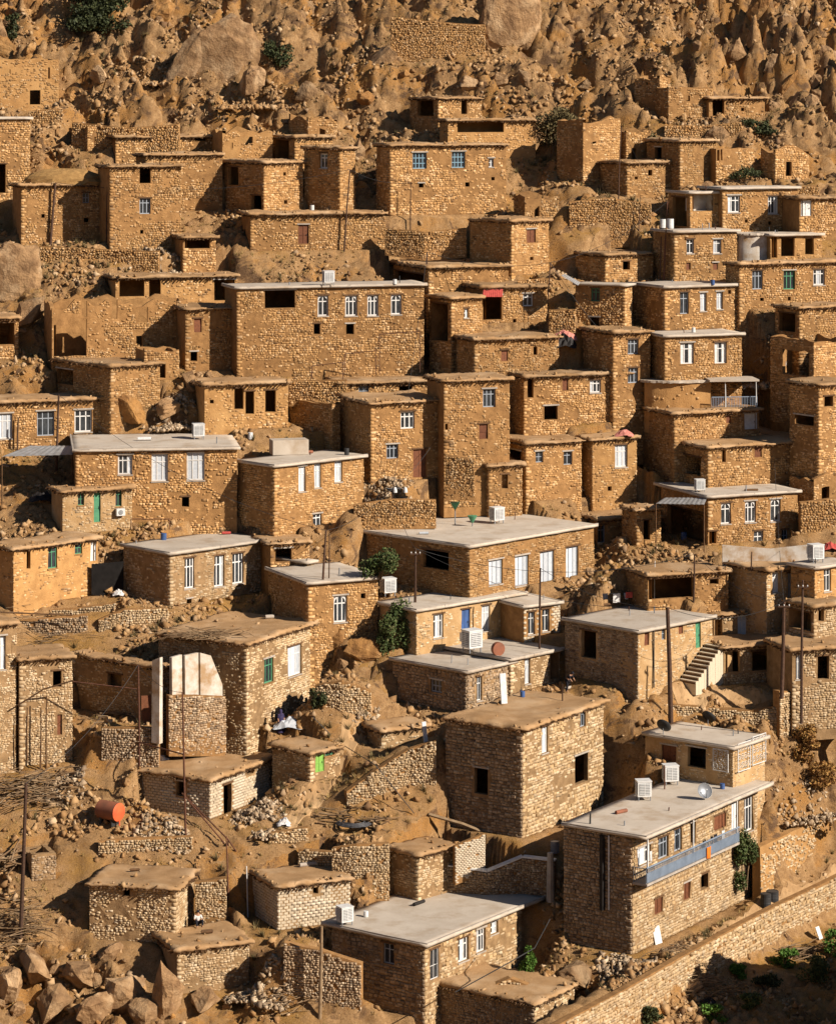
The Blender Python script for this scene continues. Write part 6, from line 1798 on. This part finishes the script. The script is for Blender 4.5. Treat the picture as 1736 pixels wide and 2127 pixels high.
# hose coil
c = cast(735, 1722) + Vector((0, 0, .22)); mb = MB()
for k in range(6):
    pts = []
    for i in range(31):
        a = 2 * math.pi * i / 30
        pts.append((math.cos(a) * (1.25 - .1 * k + random.uniform(-.03, .03)), math.sin(a) * (1.1 - .1 * k), .07 + .05 * (k % 3) + random.uniform(-.02, .02)))
    mb.tube(pts, .05, 6, cap=False)
tag(mb.build('coiled_hose', 'hose', None, c), 'coiled black water hose on the earthen roof', 'hose')
# leaning panels and boards
def board(label, x, y, wpx, hpx, mat_, rz, lean=.25, sr=True, name='board', cat='board', th=.05):
    c = cast(x, y, sr); k = c.y / F_PX
    o = MB().box(-wpx * k / 2, wpx * k / 2, -th / 2, th / 2, 0, hpx * k).build(name, mat_, None, c, (-lean, 0, rz))
    return tag(o, label, cat)
board('white board leaning under the balcony house', 1368, 1962, 22, 36, 'white_paint', .8)
board('brown panel leaning on the pale block hut', 680, 1908, 22, 40, 'brown_paint', .4)
board('brown wooden door leaf standing in the collapsed room', 304, 1506, 20, 60, 'brown_paint', .2, .08)
board('white draped cloth hanging in the shade of the centre patio', 1047, 1462, 14, 62, 'white_cloth', .5, .12, False, 'drape', 'drape', .12)  # draped white cloth, built as a thin slab
board('white metal sheet at the lower right bank', 1705, 1952, 14, 26, 'white_metal', .9, .4)
board('dark boards leaning beside the seated figure', 378, 1930, 10, 50, 'wood', .3, .2)
board('wooden ladder-like prop by the dirt path', 885, 1548, 10, 46, 'white_cloth', .6, .2)
# water tank block on the two-storey house
c = cast(600, 942)
tk = MB().box(-1.5, 1.5, -.8, .8, 0, 1.2).build('roof_parapet', 'concrete', None, c, (0, 0, .25)); tag(tk, 'pale concrete parapet block on the two-storey house roof', 'parapet')

# stone roof rollers, buckets, rolled mats: what lies about on the roofs
def roller(label, x, y, mat_='cement_edge', L=.7, r=.14, rz=.4, name='roof_roller', cat='roller'):
    c = cast(x, y); root = empty(name, c, rz); tag(root, label, cat)
    M_ = Matrix.Translation((0, 0, r)) @ Matrix.Rotation(math.pi / 2, 4, 'Y')
    MB().lathe([(.001, -L / 2), (r, -L / 2), (r * 1.05, 0), (r, L / 2), (.001, L / 2)], 12, M_).build('cylinder', mat_, root)
    MB().tube([(-L / 2 - .05, 0, r), (L / 2 + .05, 0, r)], .025, 5).build('axle', 'dark_metal', root)
for i, (x, y, lab, m_, rz) in enumerate([
    (560, 1285, 'stone roller on the large broken mud roof', 'cement_edge', .3), (1180, 1432, 'stone roller on the tall dark house terrace', 'cement_edge', .8),
    (470, 1110, 'rolled mat on the narrow-windowed house roof', 'red_cloth', .2), (880, 1110, 'rolled grey mat on the large flat roof', 'curtain', .1),
    (1260, 1262, 'rolled dark mat on the stairway house roof', 'wood', .5), (300, 915, 'rolled pale mat on the long pale roof', 'white_cloth', .1),
    (640, 942, 'rusty pipe length on the two-storey roof', 'red_tank', .5), (960, 1225, 'rolled mat on the blue-doored house roof', 'wood', .6),
    (870, 1880, 'rolled tar sheet on the foreground roof', 'black_tarp', .9), (1290, 1690, 'rolled rug on the balcony house roof', 'red_tank', .7),
    (1560, 1020, 'rolled sheet on the arched windows roof', 'wood', .2), (280, 1810, 'short log on the stone hut roof', 'wood', .1),
    (640, 1800, 'stone roller on the block hut roof', 'cement_edge', .4), (430, 1940, 'log seat beside the seated figure', 'wood', .2)]):
    roller(lab, x, y, m_, random.uniform(.6, 1.3), random.uniform(.09, .15), rz, 'roof_roller' if 'roller' in lab else 'rolled_mat', 'roller' if 'roller' in lab else 'roll')
for i, (x, y, w_, h_, m_, lab) in enumerate([
    (340, 1122, 12, 14, 'blue_metal', 'blue bucket on the narrow-windowed house roof'), (1010, 1228, 9, 10, 'white_metal', 'white bucket on the blue-doored house roof'),
    (1300, 1250, 10, 12, 'white_metal', 'white bucket on the stairway house roof'), (760, 1905, 10, 12, 'white_metal', 'white pail near the foreground cooler'),
    (1500, 1640, 10, 12, 'blue_metal', 'blue bucket on the balcony house roof'), (1085, 1448, 10, 12, 'blue_metal', 'blue bucket on the centre patio'),
    (520, 912, 10, 14, 'white_metal', 'white can at the end of the long pale roof'), (720, 945, 10, 14, 'dark_metal', 'dark can on the two-storey roof'),
    (820, 594, 8, 10, 'white_metal', 'white can on the roof above the arched windows'), (1440, 690, 8, 10, 'white_metal', 'white can on the two-white-window house roof'),
    (1480, 592, 8, 10, 'blue_metal', 'blue can on the three-slim-window house roof'), (1420, 1122, 12, 16, 'blue_metal', 'blue drum inside the open garage')]):
    barrel(lab, x, y, w_, h_, m_, name='bucket', cat='bucket')
def laundry(label, a, b, cols, drop=.75):
    root = empty('washing_line', a); tag(root, label, 'washing line')
    MB().tube([(0, 0, 0), tuple((b - a) * .5 - Vector((0, 0, .12))), tuple(b - a)], .012, 4).build('line', 'dark_metal', root)
    n = len(cols); d = (b - a); rz = math.atan2(d.y, d.x)
    for i, m_ in enumerate(cols):
        f = (i + .6) / (n + .2); q = d * f - Vector((0, 0, .12 * 4 * f * (1 - f))); w_ = d.length / (n + 1) * .7; hh = drop * random.uniform(.6, 1.1)
        mb = MB()
        for j in range(4):
            for k in range(6): mb.v.append((w_ * (k / 5 - .5), .04 * math.sin(k * 2.1 + i) * (j / 3), -hh * j / 3))
        for j in range(3):
            for k in range(5): mb.f.append((j * 6 + k, j * 6 + k + 1, (j + 1) * 6 + k + 1, (j + 1) * 6 + k))
        mb.build('cloth', m_, root, tuple(q), (0, 0, rz))
c = cast(900, 1215); laundry('washing line with pale cloths on the blue-doored house roof', c + Vector((0, 0, 1.3)), c + Vector((3.6, 1.2, 1.3)), ['white_cloth', 'curtain', 'pink_cloth', 'white_cloth'])
c = cast(1240, 1270); laundry('washing line with dark cloths on the stairway house roof', c + Vector((0, .6, 1.3)), c + Vector((3.2, 1.8, 1.3)), ['black_cloth', 'white_cloth', 'red_cloth'])
c = cast(1640, 535); laundry('washing line with white cloths on the upper right terrace', c + Vector((0, -.5, 1.4)), c + Vector((2.6, -.2, 1.4)), ['white_cloth', 'white_cloth', 'curtain'])

# worn earth paths
def path_strip(name, line, width, dz=.05):
    P_ = []
    for x, y in line: q = cast(x, y, True); P_.append(Vector((q.x, q.y)))
    pts = []
    for a, b in zip(P_[:-1], P_[1:]):
        n_ = max(2, int((b - a).length / .3))
        pts += [a.lerp(b, i / n_) for i in range(n_)]
    pts.append(P_[-1]); mb = MB(); m_ = 9
    for i, q in enumerate(pts):
        d = (pts[min(i + 1, len(pts) - 1)] - pts[max(i - 1, 0)]); d.normalize(); s_ = Vector((-d.y, d.x))
        wv = width * (1 + .25 * math.sin(i * .35) + .1 * math.sin(i * 1.3))
        for k in range(m_):
            r_ = q + s_ * (wv * (k / (m_ - 1) - .5)); e_ = abs(k / (m_ - 1) - .5) * 2
            mb.v.append((r_.x, r_.y, float(ground_z(r_.x, r_.y)) + dz - (.16 if e_ > .99 else 0) + random.uniform(-.01, .01)))
    for i in range(len(pts) - 1):
        for k in range(m_ - 1): mb.f.append((i * m_ + k, i * m_ + k + 1, (i + 1) * m_ + k + 1, (i + 1) * m_ + k))
    tag(mb.build(name, 'path_dirt'), kind='structure')
path_strip('path', [(775, 1472), (745, 1505), (725, 1540), (700, 1580), (675, 1620), (650, 1655), (620, 1690), (588, 1720)], 2.0)
path_strip('lane', [(1420, 1995), (1500, 1945), (1590, 1890), (1660, 1850), (1745, 1808)], 1.6)
path_strip('yard', [(1400, 1446), (1460, 1444), (1530, 1440), (1600, 1438)], 2.2)

# ------------------------------------------------------------------ people
def skin_body(name, joints, edges, radii, mat_, parent, loc=(0, 0, 0)):
    me = bpy.data.meshes.new(name); me.from_pydata(joints, edges, []); me.update()
    o = link_mesh(name, me, parent, loc)
    sk = o.modifiers.new('skin', 'SKIN')
    lay = me.skin_vertices[0].data if me.skin_vertices else None
    if lay is None:
        bm = bmesh.new(); bm.from_mesh(me); bm.verts.layers.skin.verify(); bm.to_mesh(me); bm.free(); lay = me.skin_vertices[0].data
    for i, r in enumerate(radii):
        lay[i].radius = (r, r) if not isinstance(r, tuple) else r
    lay[0].use_root = True
    sb_ = o.modifiers.new('smooth', 'SUBSURF'); sb_.levels = 2; sb_.render_levels = 2
    me.materials.append(MATS[mat_])
    return o
def person(label, c, rz, pose, shirt, trousers, hair='black_cloth', robe=None, scarf=None):
    root = empty('person', c, rz); tag(root, label, 'person')
    if pose == 'sit':
        J = [(0, 0, .2), (0, .02, .45), (0, 0, .68), (0, -.03, .76), (0, -.04, .9),
             (-.19, 0, .64), (-.27, -.12, .42), (-.16, -.32, .36), (.19, 0, .64), (.27, -.12, .42), (.16, -.32, .36),
             (-.12, -.05, .18), (-.22, -.42, .46), (-.18, -.55, .05), (-.18, -.68, .03), (.12, -.05, .18), (.24, -.42, .4), (.2, -.52, .05), (.2, -.66, .03)]
    elif pose == 'bend':
        J = [(0, 0, .92), (0, -.12, 1.15), (0, -.3, 1.33), (0, -.38, 1.38), (0, -.48, 1.46),
             (-.2, -.28, 1.3), (-.24, -.4, 1.05), (-.2, -.55, .86), (.2, -.28, 1.3), (.25, -.38, 1.05), (.2, -.55, .88),
             (-.11, 0, .88), (-.13, -.06, .48), (-.13, .03, .07), (-.13, -.14, .04), (.11, 0, .88), (.14, .06, .48), (.14, .14, .07), (.14, 0, .04)]
    else:
        J = [(0, 0, .92), (0, 0, 1.15), (0, .01, 1.38), (0, 0, 1.47), (0, -.02, 1.62),
             (-.2, 0, 1.36), (-.26, -.03, 1.08), (-.24, -.14, .86), (.2, 0, 1.36), (.26, -.05, 1.08), (.2, -.2, .92),
             (-.1, 0, .88), (-.11, -.04, .48), (-.11, .02, .07), (-.11, -.14, .04), (.1, 0, .88), (.13, .02, .48), (.14, .08, .07), (.14, -.08, .04)]
    E = [(0, 1), (1, 2), (2, 3), (3, 4), (2, 5), (5, 6), (6, 7), (2, 8), (8, 9), (9, 10), (0, 11), (11, 12), (12, 13), (13, 14), (0, 15), (15, 16), (16, 17), (17, 18)]
    Rd = [.13, .13, .14, .055, .095, .07, .048, .038, .07, .048, .038, .095, .065, .045, .04, .095, .065, .045, .04]
    skin_body('body', J, E, Rd, 'skin', root)
    # clothing slightly larger than the body
    def sub(ids, grow, name, m_):
        mp = {v_: i for i, v_ in enumerate(ids)}
        skin_body(name, [J[i] for i in ids], [(mp[a], mp[b]) for a, b in E if a in mp and b in mp], [Rd[i] + grow for i in ids], m_, root)
    sub([0, 1, 2, 5, 6, 8, 9], .02, 'shirt', shirt)
    sub([0, 11, 12, 13, 15, 16, 17], .022, 'trousers', trousers)
    hd = Vector(J[4])
    hm_ = MB(); hm_.lathe([(.001, .11), (.06, .1), (.1, .05), (.11, -.01), (.1, -.05)], 12, Matrix.Translation(hd + Vector((0, .02, .03))))
    hm_.build('hair' if not scarf else 'headscarf', scarf or hair, root, smooth=True)
    if robe:
        rb = MB(); n = 18
        for (z, rx, ry) in ((1.5, .08, .08), (1.4, .2, .13), (1.15, .22, .16), (.8, .25, .2), (.4, .28, .24), (.06, .32, .28)):
            for i in range(n):
                a = 2 * math.pi * i / n; w_ = 1 + .06 * math.sin(i * 2.5) * (1.5 - z)
                rb.v.append((math.cos(a) * rx * w_, math.sin(a) * ry * w_, z))
        for j in range(5):
            for i in range(n): rb.f.append((j * n + i, j * n + (i + 1) % n, (j + 1) * n + (i + 1) % n, (j + 1) * n + i))
        rb.build('robe', robe, root, smooth=True)
        MB().lathe([(.001, .15), (.07, .14), (.13, .06), (.14, -.05), (.12, -.16), (.18, -.28)], 14, Matrix.Translation(hd + Vector((0, .03, .0)))).build('veil', robe, root, smooth=True)
person('person in a long dark purple robe standing near the scrap bundle', cast(583, 1524), .6, 'stand', 'purple_cloth', 'purple_cloth', robe='purple_cloth')
person('person in dark clothes bending over on the centre patio', cast(1178, 1440), 1.0, 'bend', 'black_cloth', 'black_cloth')
person('person in black and white sitting on the earthen terrace', cast(411, 1922), .3, 'sit', 'white_cloth', 'black_cloth', scarf='black_cloth')
person('small person in a pink top by the shaded basement wall', cast(430, 1560, True), -.4, 'stand', 'pink_cloth', 'black_cloth')
